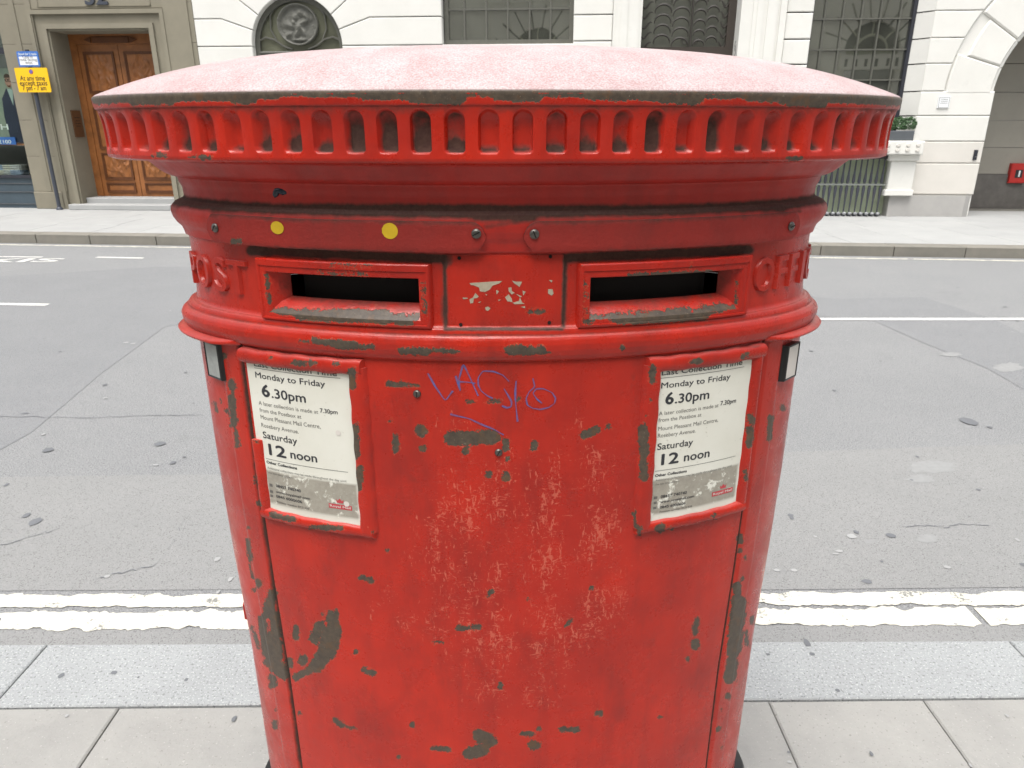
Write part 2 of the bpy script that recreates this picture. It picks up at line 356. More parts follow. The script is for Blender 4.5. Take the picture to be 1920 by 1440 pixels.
box = tag(empty('pillar_box', (XC, YC, 0), ROT), 'large oval red cast iron pillar box with chipped paint and a dusty domed cap', 'post box')
def s_samples(fine=.0035, coarse=.02, lim=.60):
    a = np.arange(-lim, lim + 1e-9, fine); b = np.arange(lim + coarse, HALF, coarse)
    return np.r_[-HALF, -b[::-1], a, b]          # first column = back seam, closed by wrap
SS = s_samples()
def _noop(): pass
def grid(name, rows, mt, parent=box, smax=None, ss=None, offs=None, skip=None, closed=True, zfine=.0035, extra_gr=None, auto=50, rz=None):
    """rows [(o,z)] swept round the oval; offs(s,z)->extra offset; skip(s,z)->face removed"""
    O, Z = [rows[0][0]], [rows[0][1]]
    for (o0, z0), (o1, z1) in zip(rows[:-1], rows[1:]):
        L = math.hypot(o1 - o0, z1 - z0); n = max(1, int(math.ceil(L / zfine)))
        for i in range(1, n + 1): O.append(o0 + (o1 - o0) * i / n); Z.append(z0 + (z1 - z0) * i / n)
    O, Z = np.array(O), np.array(Z); s = SS if ss is None else ss
    Sg, Zg = np.meshgrid(s, Z); Og = np.repeat(O[:, None], len(s), 1)
    if offs is not None: Og = Og + offs(Sg, Zg)
    P = surf(Sg, Zg, Og).reshape(-1, 3); nc = len(s); Fc = []
    mids = (s + np.r_[s[1:], s[:1]]) / 2
    for j in range(len(Z) - 1):
        zm = (Z[j] + Z[j + 1]) / 2
        for i in range(nc if closed else nc - 1):
            i2 = (i + 1) % nc
            if skip is not None and i2 and skip(mids[i], zm): continue
            Fc.append((j * nc + i, j * nc + i2, (j + 1) * nc + i2, (j + 1) * nc + i))
    at = wear(P)
    if extra_gr is not None: at['grime_shade'] = np.clip(np.maximum(at['grime_shade'], extra_gr(Sg.ravel(), Zg.ravel())), 0, 1.2)
    return mk(name, P, [f[::-1] for f in Fc], mt, parent, attrs=at, auto=auto)

# --- body: sides, door frame strips
DW = .3895      # half width of the door (arc length)
def strip(s, z):
    a = np.abs(s)
    r = np.where((a > DW + .003) & (a < .431), .0055, 0.0)
    r = r + .0055 * np.clip((.4365 - a) / .0055, 0, 1) * (a >= .431)
    return r
def lowoff(z): return np.interp(z, [-1.2, -1.15, -.88, -.69, -.54, -.37, -.28], [-.0985, -.0975, -.0960, -.0895, -.0865, -.0862, -.0862])
zrow = [(-.088, z) for z in np.arange(-1.20, -.2795, .006)]
def bodyoff(s, z): return lowoff(z) + .088 + strip(s, z)
ssb = SS[np.abs(np.abs(SS) - DW) > .0031]; ssb = np.sort(np.r_[ssb, DW + .0008, DW + .003, -DW - .0008, -DW - .003, DW - .0015, -DW + .0015])
ssb = ssb[(np.abs(ssb) > DW)]
left = ssb[ssb < 0]; right = ssb[ssb > 0]
wrap = np.r_[right, left + 2 * HALF]
def grid_open(name, s, zz, offf, mt, parent=box, auto=50, egr=None):
    s = np.asarray(s); Sg, Zg = np.meshgrid(s, zz); sn = np.where(Sg > HALF, Sg - 2 * HALF, Sg)
    P = surf(sn, Zg, offf(sn, Zg)).reshape(-1, 3); nc = len(s)
    Fc = [(j * nc + i, (j + 1) * nc + i, (j + 1) * nc + i + 1, j * nc + i + 1) if zz[1] < zz[0] else (j * nc + i, j * nc + i + 1, (j + 1) * nc + i + 1, (j + 1) * nc + i) for j in range(len(zz) - 1) for i in range(nc - 1)]
    at = wear(P)
    if egr is not None: at['grime_shade'] = np.clip(np.maximum(at['grime_shade'], egr(sn.ravel(), Zg.ravel())), 0, 1.2)
    return mk(name, P, Fc, mt, parent, attrs=at, auto=auto)
zz = np.arange(-1.275, -.2775, .005)
edge_gr = lambda s, z: .9 * np.exp(-((np.abs(s) - DW) / .003) ** 2)
# inner return of the strip so the groove is a real gap
wrap2 = np.r_[DW + .0005, wrap, 2 * HALF - DW - .0005]
def bo(s, z):
    o = lowoff(z) + strip(s, z); return np.where(np.abs(np.abs(s) - DW - .0005) < 1e-6, lowoff(z) - .03, o)
grid_open('body', wrap2, zz, bo, M['red'], egr=edge_gr)
# --- door
dz = np.arange(-1.23, -.2855, .0040); dzz = np.r_[dz, -.2855]
dsn = np.r_[-DW + .0022, -DW + .0022, -DW + .004, np.arange(-DW + .007, DW - .006, .0038), DW - .004, DW - .0022, DW - .0022]
def doff(s, z):
    o = lowoff(z) + .0012 + .0010 * np.sin(s * 9 + z * 3) * np.cos(z * 5 + s * 4) * .6
    o = o - .004 * np.exp(-((z + .2855) / .004) ** 2)
    return o
Sg, Zg = np.meshgrid(dsn, dzz); Og = doff(Sg, Zg); Og[:, 0] -= .03; Og[:, -1] -= .03; Og[:, 1] -= .0012; Og[:, -2] -= .0012
P = surf(Sg, Zg, Og).reshape(-1, 3); nc = len(dsn)
Fc = [(j * nc + i, j * nc + i + 1, (j + 1) * nc + i + 1, (j + 1) * nc + i) for j in range(len(dzz) - 1) for i in range(nc - 1)]
at = wear(P); at['grime_shade'] = np.maximum(at['grime_shade'], .95 * np.exp(-((DW - np.abs(Sg.ravel())) / .0028) ** 2)); at['grime_shade'] = np.maximum(at['grime_shade'], .5 * np.exp(-((Zg.ravel() + .2855) / .006) ** 2))
door = mk('door', P, Fc, M['red'], box, attrs=at, auto=50)
# dark gap lining behind the door edges
for sg in (-1, 1):
    MBd = MB()
    s_ = np.array([sg * (DW - .012), sg * (DW + .012)]); 
    V = surf(np.repeat(s_, 40), np.tile(np.linspace(-1.17, -.28, 40), 2), -.118); MBd.add(V, [(i, i + 1, 41 + i, 40 + i) for i in range(39)])
    MBd.build('door_gap', M['dark'], box)
# --- plinth
grid('plinth', [(-.10, -1.215), (-.082, -1.222), (-.074, -1.24), (-.068, -1.27), (-.064, -1.31), (-.052, -1.34), (-.036, -1.36), (-.036, -CAMZ - .02)], M['black'], zfine=.02)

# --- ring, upper body, neck
AP = [(-.3315, -.0945), (.0925, .3365)]       # letter slot surrounds (arc range)
APZ = (-.2445, -.1615)
def in_ap(s, z): return any(a + .004 < s < b - .004 for a, b in AP) and APZ[0] + .003 < z < APZ[1] - .003
prof_ring = [(-.0900, -.2900), (-.0810, -.2885), (-.0745, -.2855), (-.0690, -.2800), (-.0655, -.2725), (-.0650, -.2650), (-.0680, -.2590), (-.0728, -.2548), (-.0770, -.2535), (-.0775, -.2515),
             (-.0790, -.2480), (-.0815, -.2450), (-.0855, -.2440)]
grid('ring_moulding', prof_ring, M['red'], zfine=.0022, auto=60,
     extra_gr=lambda s, z: .55 * np.exp(-((z + .2525) / .0022) ** 2) + .35 * np.exp(-((z + .289) / .003) ** 2))
prof_up = [(-.0855, -.2438), (-.0895, -.2420), (-.0920, -.2380), (-.0935, -.2250), (-.0935, -.1560), (-.0930, -.1480)]
grid('upper_body', prof_up, M['red'], skip=in_ap, zfine=.0032, extra_gr=lambda s, z: .25 * np.exp(-((z + .150) / .006) ** 2))
prof_neck = [(-.0930, -.1482), (-.0885, -.1460), (-.0870, -.1400), (-.0850, -.1350), (-.0790, -.1290), (-.0740, -.1210), (-.0722, -.1130), (-.0745, -.1060), (-.0800, -.1005),
             (-.0870, -.0975), (-.0915, -.0960), (-.0945, -.0920), (-.0938, -.0800), (-.0900, -.0730), (-.0880, -.0655), (-.0800, -.0635), (-.0720, -.0600), (-.0640, -.0545), (-.0570, -.0480), (-.0500, -.0430), (-.0420, -.0400), (-.0380, -.0400)]
grid('neck', prof_neck, M['red_dull'], zfine=.003, auto=60,
     extra_gr=lambda s, z: 1.0 * np.exp(-((z + .0975) / .0085) ** 2) + .42 * np.exp(-((z + .060) / .01) ** 2) * 0 )

# --- cap: underside, fluted band, fascia, dome
def cap_grid(name, rows, mt, zf=.004, egr=None, force=None):
    s = np.linspace(-HALFB, HALFB, 641)[:-1]
    O, Z = [rows[0][0]], [rows[0][1]]
    for (o0, z0), (o1, z1) in zip(rows[:-1], rows[1:]):
        n = max(1, int(math.ceil(math.hypot(o1 - o0, z1 - z0) / zf)))
        for i in range(1, n + 1): O.append(o0 + (o1 - o0) * i / n); Z.append(z0 + (z1 - z0) * i / n)
    O, Z = np.array(O), np.array(Z); Sg, Zg = np.meshgrid(s, Z); Og = np.repeat(O[:, None], len(s), 1)
    P = surf(Sg, Zg, Og, SB).reshape(-1, 3); nc = len(s)
    Fc = [(j * nc + i, j * nc + (i + 1) % nc, (j + 1) * nc + (i + 1) % nc, (j + 1) * nc + i) for j in range(len(Z) - 1) for i in range(nc)]
    at = wear(P)
    if egr is not None: at['grime_shade'] = np.maximum(at['grime_shade'], egr(Zg.ravel()))
    if force: at['chip'] = np.where(Zg.ravel() > force, 34.0, at['chip'])
    return mk(name, P, Fc, mt, box, attrs=at, auto=50)
cap_grid('cap_underside', [(-.040, -.0398), (-.022, -.0405), (-.006, -.0400), (.0015, -.0375), (.0028, -.0335)], M['red'])
cap_grid('fascia', [(.0062, .0232), (.0082, .0238), (.0092, .0252), (.0100, .0285), (.0108, .0330), (.0112, .0365), (.0104, .0388), (.0085, .0403), (.004, .0410)], M['red'],
         zf=.0025, egr=lambda z: .5 * np.exp(-((z - .0236) / .0014) ** 2), force=.0385)
# fluted band
PITCH = 2 * HALFB / round(2 * HALFB / .0382 / 2) / 2 * 1.0; NF = round(2 * HALFB / PITCH)
zb, zt = -.0336, .0234
def bandoff(z): return np.interp(z, [-.034, -.031, -.015, 0, .009, .015, .0195, .0234], [.0026, .0020, .0016, .0020, .0028, .0040, .0054, .0066])
hw, sb, st = .0117, -.0272, .0076
outl = []
for x, z in ((-hw + .003, sb), (0, sb - .0002), (hw - .003, sb), (hw, sb + .003)): outl.append((x, z))
for z in np.linspace(sb + .008, st, 7): outl.append((hw, z))
for g in np.linspace(0, math.pi, 13)[1:-1]: outl.append((hw * math.cos(g), st + hw * 1.0 * math.sin(g)))
for z in np.linspace(st, sb + .008, 7): outl.append((-hw, z))
outl.append((-hw, sb + .003)); outl = np.array(outl); no = len(outl)
cen = np.array([0, -.004]); hp = PITCH / 2
R0 = []
for p in outl:
    d = p - cen; k = min((hp / abs(d[0])) if abs(d[0]) > 1e-6 else 1e9, ((zt - cen[1]) / d[1]) if d[1] > 1e-6 else 1e9, ((zb - cen[1]) / d[1]) if d[1] < -1e-6 else 1e9)
    R0.append(cen + d * k)
R0 = np.array(R0)
for cx, cz in ((-hp, zb), (hp, zb), (hp, zt), (-hp, zt)):
    i = int(np.argmin(np.hypot(R0[:, 0] - cx, R0[:, 1] - cz))); R0[i] = (cx, cz)
def scl(q, m): c2 = np.array([0, (sb + st + hw) / 2]); return c2 + (q - c2) * m
V, Fc, G = [], [], []
for i in range(NF):
    s0 = -HALFB + (i + .5) * PITCH; b0 = len(V); g = RNG.random()
    dk = [0, .35, .95, .6, .2, .85, .5][int(g * 6.99)]; lean = RNG.normal() * .0006
    jit = 1 + RNG.normal() * .02
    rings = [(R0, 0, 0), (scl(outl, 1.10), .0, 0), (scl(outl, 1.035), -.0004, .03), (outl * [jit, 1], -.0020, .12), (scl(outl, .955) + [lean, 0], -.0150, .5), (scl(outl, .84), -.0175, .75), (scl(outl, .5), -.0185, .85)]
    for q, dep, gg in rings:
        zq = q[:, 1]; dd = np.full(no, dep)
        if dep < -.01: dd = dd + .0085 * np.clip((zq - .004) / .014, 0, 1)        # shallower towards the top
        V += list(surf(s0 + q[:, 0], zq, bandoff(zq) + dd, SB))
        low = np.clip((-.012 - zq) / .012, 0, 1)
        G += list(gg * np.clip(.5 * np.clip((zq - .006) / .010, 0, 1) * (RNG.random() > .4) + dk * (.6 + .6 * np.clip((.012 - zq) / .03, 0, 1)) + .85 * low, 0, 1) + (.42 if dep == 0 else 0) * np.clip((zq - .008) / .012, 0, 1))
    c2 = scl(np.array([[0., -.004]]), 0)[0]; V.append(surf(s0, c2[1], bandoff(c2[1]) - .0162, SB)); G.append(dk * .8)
    for j in range(len(rings) - 1):
        for k in range(no): Fc.append((b0 + j * no + k, b0 + j * no + (k + 1) % no, b0 + (j + 1) * no + (k + 1) % no, b0 + (j + 1) * no + k))
    e = b0 + (len(rings) - 1) * no
    for k in range(no): Fc.append((e + k, e + (k + 1) % no, b0 + len(rings) * no))
V = np.array(V); at = wear(V); at['grime_shade'] = np.maximum(at['grime_shade'], 1.3 * np.array(G))
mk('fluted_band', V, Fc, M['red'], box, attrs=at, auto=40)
# dome
V, Fc = [], []; ND = 360; rr = np.r_[np.linspace(0.02, .9, 40), np.linspace(.91, 1, 14)]
sd_ = np.linspace(-HALFB, HALFB, ND + 1)[:-1]; t = np.interp(sd_, SB, TT); dx, dy = loc2(t, .0096)
for r in rr:
    z = .0395 + .064 * (1 - r ** 3.3) + .0012 * (r < .995)
    V += [(x * r, y * r, z + CAMZ) for x, y in zip(dx, dy)]
V.append((0, 0, .1047 + CAMZ))
for j in range(len(rr) - 1):
    for i in range(ND): Fc.append((j * ND + i, (j + 1) * ND + i, (j + 1) * ND + (i + 1) % ND, j * ND + (i + 1) % ND))
for i in range(ND): Fc.append((len(V) - 1, i, (i + 1) % ND))
at = wear(np.array(V)); at['chip'][:] = 0
mk('dome', V, Fc, M['dome'], box, attrs=at, auto=60)

# --- letter slots: surround with a real hole, chute inside
def patch(s0, s1, z0, z1, o, ns=2, nz=2):
    S, Z = np.meshgrid(np.linspace(s0, s1, ns), np.linspace(z0, z1, nz)); return S, Z
def slot(sa, sb_, mirror):
    fo = -.0740                                     # face of the surround
    holes = (sa + .0125, sb_ - .0140) if not mirror else (sa + .0140, sb_ - .0125)
    hz = (-.2335, -.1795)
    loops = []
    def loop(s0, s1, z0, z1, o, fn=None):
        n = 44; m = 10; L = []
        for s in np.linspace(s0, s1, n, endpoint=False): L.append((s, z0, o))
        for z in np.linspace(z0, z1, m, endpoint=False): L.append((s1, z, o))
        for s in np.linspace(s1, s0, n, endpoint=False): L.append((s, z1, o))
        for z in np.linspace(z1, z0, m, endpoint=False): L.append((s0, z, o))
        return np.array(L)
    a, b = sa, sb_; h0, h1 = holes
    seq = [loop(a - .001, b + .001, APZ[0] - .002, APZ[1] + .001, -.100), loop(a, b, APZ[0], APZ[1], fo - .003), loop(a + .0015, b - .0015, APZ[0] + .002, APZ[1] - .0015, fo),
           loop(a + .0045, b - .0045, APZ[0] + .004, APZ[1] - .009, fo), loop(a + .0050, b - .0050, APZ[0] + .0045, APZ[1] - .0098, fo - .0030),
           loop(h0 - .0028, h1 + .0028, hz[0] - .0030, hz[1] + .0026, fo - .0026), loop(h0 - .0006, h1 + .0006, hz[0] - .0010, hz[1] + .0008, fo - .0032), loop(h0, h1, hz[0], hz[1], fo - .006),
           loop(h0 + .0008, h1 - .0008, hz[0] + .0040, hz[1] - .0002, fo - .011), loop(h0 + .0012, h1 - .0012, hz[0] + .0125, hz[1], fo - .026), loop(h0 + .0020, h1 - .0020, hz[0] + .0185, hz[1] + .001, fo - .046)]
    V, Fc = [], []; n = len(seq[0])
    for L in seq: V += list(surf(L[:, 0], L[:, 1], L[:, 2]))
    for j in range(len(seq) - 1):
        for i in range(n): Fc.append((j * n + i, j * n + (i + 1) % n, (j + 1) * n + (i + 1) % n, (j + 1) * n + i))
    V = np.array(V); at = wear(V); lvl = np.arange(len(V)) // n; k_ = np.arange(len(V)) % n; bottom = k_ < 44
    add = np.array([0, 0, 0, 0, 0, 0, 12.5, 16.5, 14.0, 6.0, 9.0])[lvl] * bottom; at['chip'] = np.maximum(at['chip'], add)
    at['grime_shade'] = np.maximum(at['grime_shade'], np.array([0, 0, 0, .05, .15, 0, 0, .05, .22, .40, .60])[lvl])
    o = mk('letter_slot', V, Fc, M['red_slot'], box, attrs=at, auto=35)
    # black inside of the box behind the chute
    m = MB(); k = 12
    ss_ = np.linspace(h0 - .01, h1 + .01, k)
    for q in range(k - 1):
        s_a, s_b = ss_[q], ss_[q + 1]
        V = list(surf([s_a, s_b, s_b, s_a], [hz[0] - .01, hz[0] - .01, hz[1] + .02, hz[1] + .02], -.155)); m.add(V, [(0, 1, 2, 3)])
        V = list(surf([s_a, s_b, s_b, s_a], [hz[1] + .006] * 4, [-.155, -.155, -.09, -.09])); m.add(V, [(0, 1, 2, 3)])
    m.build('slot_inside', M['dark'], o)
    return o
slot(*AP[0], False); slot(*AP[1], True)

# --- rain plates over the slots, with screws
def band_solid(name, s0, s1, z0, z1, o, th, mt, round_=(0, 0), parent=box, tilt=0.0, wav=0.0):
    ns = int((s1 - s0) / .004) + 2; nz = 10; V = []; s = np.linspace(s0, s1, ns); Sg = []; Zg = []; Og = []
    hz_ = (z1 - z0) / 2; zc = (z0 + z1) / 2
    for si in s:
        e = 1.0
        for side, rd in ((si - s0, round_[0]), (s1 - si, round_[1])):
            if rd and side < rd: e = min(e, math.sqrt(max(0.02, 1 - (1 - side / rd) ** 2)))
        for q in range(nz + 1):
            f = -1 + 2 * q / nz; Sg.append(si); Zg.append(zc + f * hz_ * e + wav * math.sin(si * 31) * .4); bev = .0022 * max(0, (abs(f) - .8) / .2) ** 2
            Og.append(o - bev + tilt * f + wav * math.sin(si * 47))
    n1 = nz + 1; F1 = surf(Sg, Zg, Og); B1 = surf(Sg, Zg, np.array(Og) * 0 + o - th)
    V = list(F1) + list(B1); off = len(F1); Fc = []
    for i in range(ns - 1):
        for q in range(nz):
            a = i * n1 + q; Fc.append((a, a + n1, a + n1 + 1, a + 1))
        Fc.append((i * n1, off + i * n1, off + (i + 1) * n1, (i + 1) * n1)); a = i * n1 + nz; Fc.append((a, a + n1, off + a + n1, off + a))
    for q in range(nz): Fc.append((q, q + 1, off + q + 1, off + q)); a = (ns - 1) * n1 + q; Fc.append((a, off + a, off + a + 1, a + 1))
    V = np.array(V); at = wear(V)
    ed = np.array([abs(-1 + 2 * (i % n1) / nz) for i in range(len(V))])
    if name == 'rain_plate': at['chip'] = np.maximum(at['chip'], np.where(ed > .95, 8.0, 0)); at['grime_shade'] = np.maximum(at['grime_shade'], .16 + .45 * np.clip((np.array([-1 + 2 * (i % n1) / nz for i in range(len(V))]) - .55) / .45, 0, 1))
    return mk(name, V, Fc, mt, parent, attrs=at, auto=40)
def screw(px, py, o, r=.0045, mt='steel', parent=box, name='screw'):
    s, z = px2s(px, py, o); m = MB(); n = 14
    c = surf(s, z, o); t = surf(s + .001, z, o) - surf(s - .001, z, o); t /= np.linalg.norm(t); nn = np.array([t[1], -t[0], 0]); up = np.array([0, 0, 1.])
    for rr_, dd in ((r * 1.05, 0), (r * 1.05, .0012), (r * .8, .0028), (r * .35, .0034)):
        for k in range(n): g = 2 * math.pi * k / n; m.V.append(tuple(c + nn * dd + (t * math.cos(g) + up * math.sin(g)) * rr_))
    for j in range(3):
        for k in range(n): m.F.append((j * n + k, j * n + (k + 1) % n, (j + 1) * n + (k + 1) % n, (j + 1) * n + k))
    m.F.append(tuple(3 * n + k for k in range(n)))
    g = random.random() * 3; ax = t * math.cos(g) + up * math.sin(g); bx_ = -t * math.sin(g) + up * math.cos(g)
    o_ = m.build(name, M[mt], parent, auto=40)
    q = MB(); V = [c + nn * .00345 + ax * a * r * .85 + bx_ * b * r * .13 for a, b in ((-1, -1), (1, -1), (1, 1), (-1, 1))]; q.add(V, [(0, 1, 2, 3)]); q.build('screw_slot', M['dark'], o_)
    return o_
barL = band_solid('rain_plate', -.401, -.0235, -.1455, -.1075, -.0670, .008, M['red_rough'], (.012, .019), wav=.0006)
barR = band_solid('rain_plate', .0215, .4110, -.1450, -.1075, -.0670, .008, M['red_rough'], (.019, .012), wav=.0005)
for b_, pts in ((barL, ((404, 427), (893, 438))), (barR, ((1002, 439), (1483, 424)))):
    for p in pts: screw(*p, -.0665, .0058, parent=b_)
def disc(name, px, py, rpx, o, mt, parent=box, squash=1.0):
    s, z = px2s(px, py, o); s2, _ = px2s(px + rpx, py, o); r = abs(s2 - s); n = 24
    _, z2 = px2s(px, py + rpx, o); rz = abs(z2 - z) if squash == 1.0 else r * squash
    q = [(0, 0)] + [(r * math.cos(2 * math.pi * k / n) * (1 + .03 * math.sin(3 * k)), rz * math.sin(2 * math.pi * k / n)) for k in range(n)]
    q = np.array(q); V = surf(s + q[:, 0], z + q[:, 1], o); return mk(name, V, [(0, 1 + k, 1 + (k + 1) % n) for k in range(n)], mt, parent)
disc('yellow_dot', 520, 427, 12, -.0660, M['yellow_sticker'], barL); disc('yellow_dot', 731, 433, 15, -.0660, M['yellow_sticker'], barL)
# blob of blue-black paint on the neck
m = MB(); bl = [(512, 358), (515, 351), (524, 349), (534, 352), (539, 358), (537, 364), (530, 366), (524, 362), (521, 368), (515, 371), (511, 366)]
V0 = [surf(*px2s(x, y, -.0925), -.0925) for x, y in bl]; V1 = [surf(*px2s(525 + (x - 525) * .7, 359 + (y - 359) * .7, -.0925), -.0895) for x, y in bl]
m.add(V0 + V1, [(i, (i + 1) % 11, 11 + (i + 1) % 11, 11 + i) for i in range(11)] + [tuple(range(11, 22))]); m.build('paint_blob', M['blue_blob'], box, smooth=True)

# --- centre plate between the slots
cp = band_solid('centre_plate', -.0765, .0745, -.2425, -.1500, -.0885, .006, M['red'])
for p in ((861, 484), (1032, 481), (864, 609), (1030, 605)): disc('screw_hole', *p, 3.4, -.0880, M['dark'], cp)
SP = [[(290,508),(735,480),(690,515),(600,545),(560,600),(500,630),(430,620),(420,570),(350,540),(310,535)], [(865,475),(920,490),(1000,490),(965,560),(890,510)],
 [(815,570),(855,565),(865,620),(900,640),(860,665),(820,620)], [(770,700),(820,660),(860,720),(870,765),(800,755)], [(870,775),(960,750),(970,700),(1000,770),(1040,790),(900,795)],
 [(1350,590),(1410,590),(1425,650),(1400,680),(1350,650)], [(290,730),(340,700),(370,640),(415,690),(395,712),(350,705),(340,780),(300,785)], [(195,705),(260,705),(270,720),(210,728)],
 [(1360,470),(1410,470),(1400,500)], [(980,830),(1040,820),(1040,850)], [(910,650),(1000,690),(975,702),(950,682)], [(500,655),(530,665),(520,678)], [(1005,610),(1050,625),(1015,680)], [(650,600),(690,620),(655,665)],
 [(500,840),(540,825),(575,850),(540,885),(510,875)], [(400,770),(450,755),(430,775)], [(675,735),(710,730),(690,752)]]
for pl in SP:
    m = MB()
    V = [surf(*px2s(840 + x / 7.2, 460 + y / 7.2, -.0878), -.0878) for x, y in pl]; c = np.mean(V, 0); m.add(V + [c], [(i, (i + 1) % len(V), len(V)) for i in range(len(V))])
    m.build('sticker_scrap', M['residue'], cp)

# --- raised letters POST / OFFICE
def surf_text(body, s0, s1, z0, capz, o, mt, parent, name, bold=0.0, ext=0.0, bevel=0.0, thick=0.0, per_letter=False):
    if not thick: bold_, bold = bold, 0.0
    V, Fc = text_geo(body, bold, ext, bevel); V = V.copy()
    x0, x1 = V[:, 0].min(), V[:, 0].max(); s = s0 + (V[:, 0] - x0) / (x1 - x0) * (s1 - s0); z = z0 + V[:, 1] / CAP * capz
    oo = o + (V[:, 2] / max(1e-6, ext + bevel) * .5 + .5) * thick if thick else o
    if not thick and bold_ > 0:
        nn = len(s); sh = capz * bold_ * 3.2; S_, Z_, O_, F_ = [], [], [], []
        for q_, (ds, dz_) in enumerate(((-1, 0), (1, 0), (0, .7), (0, -.7))): S_.append(s + ds * sh); Z_.append(z + dz_ * sh); O_.append(np.full(nn, o + q_ * .00004)); F_ += [tuple(i_ + q_ * nn for i_ in f_) for f_ in Fc]
        s, z, oo, Fc = np.concatenate(S_), np.concatenate(Z_), np.concatenate(O_), F_
    P = surf(s, z, oo); at = None
    if thick: at = wear(P)
    return mk(name, P, Fc, mt, parent, attrs=at, auto=40 if thick else None)
for ch, a, b in (('P', 361, 368), ('O', 371, 391), ('S', 400, 422), ('T', 426, 461), ('O', 1418, 1451), ('F', 1458, 1475), ('F', 1481, 1494), ('I', 1501, 1506), ('C', 1509, 1521)):
    sa, sb2 = px2s(a, 520, -.0872)[0], px2s(b, 520, -.0872)[0]; mn = .0150
    if sb2 - sa < mn and ch not in 'I': sb2 = sa + mn if sa > 0 else sb2; sa = sb2 - mn if sa < 0 else sa
    surf_text(ch, sa, sb2, -.2160, .0455, -.0940, M['red'], box, 'raised_letter', bold=.0, ext=.07, bevel=.012, thick=.0068)
surf_text('E', .548, .568, -.2160, .0455, -.0940, M['red'], box, 'raised_letter', bold=.0, ext=.07, bevel=.012, thick=.0068)

# --- drip lip round the sides
def lip():
    s = np.concatenate([np.arange(.378, .62, .004), np.arange(.63, 2 * HALF - .63, .03), np.arange(2 * HALF - .62, 2 * HALF - .3759, .004)])
    prof = [(-.088, -.2750), (-.066, -.2795), (-.0585, -.2820), (-.0565, -.2840), (-.0575, -.2865), (-.066, -.2880), (-.090, -.2885)]
    sn = np.where(s > HALF, s - 2 * HALF, s); V = []
    for o, z in prof:
        end = np.clip((np.abs(sn) - .378) / .035, 0, 1) ** .6; V += list(surf(sn, z - .004 * end, -.075 + (o + .075) * end if o > -.075 else o))
    n = len(s); Fc = [(j * n + i, (j + 1) * n + i, (j + 1) * n + i + 1, j * n + i + 1) for j in range(len(prof) - 1) for i in range(n - 1)]
    V = np.array(V); at = wear(V); e = np.repeat([0, 0, 5, 9, 8, 0, 0], n); at['chip'] = np.maximum(at['chip'], e)
    mk('drip_lip', V, Fc, M['red'], box, attrs=at, auto=50)
lip()

# --- notice frames, plates and their print
def bar(pts, wdt, th, name, parent, o):
    """rounded bar following (s,z) points on the oval"""
    q = []
    for (a, b), (c, d) in zip(pts[:-1], pts[1:]):
        n = max(2, int(math.hypot(c - a, d - b) / .006)); q += [(a + (c - a) * i / n, b + (d - b) * i / n) for i in range(n)]
    q.append(pts[-1]); q = np.array(q); n = len(q); V = []
    T = np.gradient(q, axis=0); T /= np.linalg.norm(T, axis=1)[:, None]; Nn = np.stack([-T[:, 1], T[:, 0]], -1)
    sec = [(-.5, -.004 / th), (-.5, .45), (-.40, .78), (-.22, .96), (0, 1.0), (.22, .96), (.40, .78), (.5, .45), (.5, -.004 / th)]
    wob = 1 + .07 * np.sin(np.arange(n) * .9 + pts[0][0] * 50)
    for a, h in sec:
        P_ = q + Nn * (a * wdt) * wob[:, None]; V += list(surf(P_[:, 0], P_[:, 1], o + h * th))
    Fc = [(j * n + i, j * n + i + 1, (j + 1) * n + i + 1, (j + 1) * n + i) for j in range(len(sec) - 1) for i in range(n - 1)]
    Fc += [tuple(j * n for j in range(len(sec))), tuple(j * n + n - 1 for j in range(len(sec) - 1, -1, -1))]
    V = np.array(V); return mk(name, V, Fc, M['red'], parent, attrs=wear(V), auto=50)
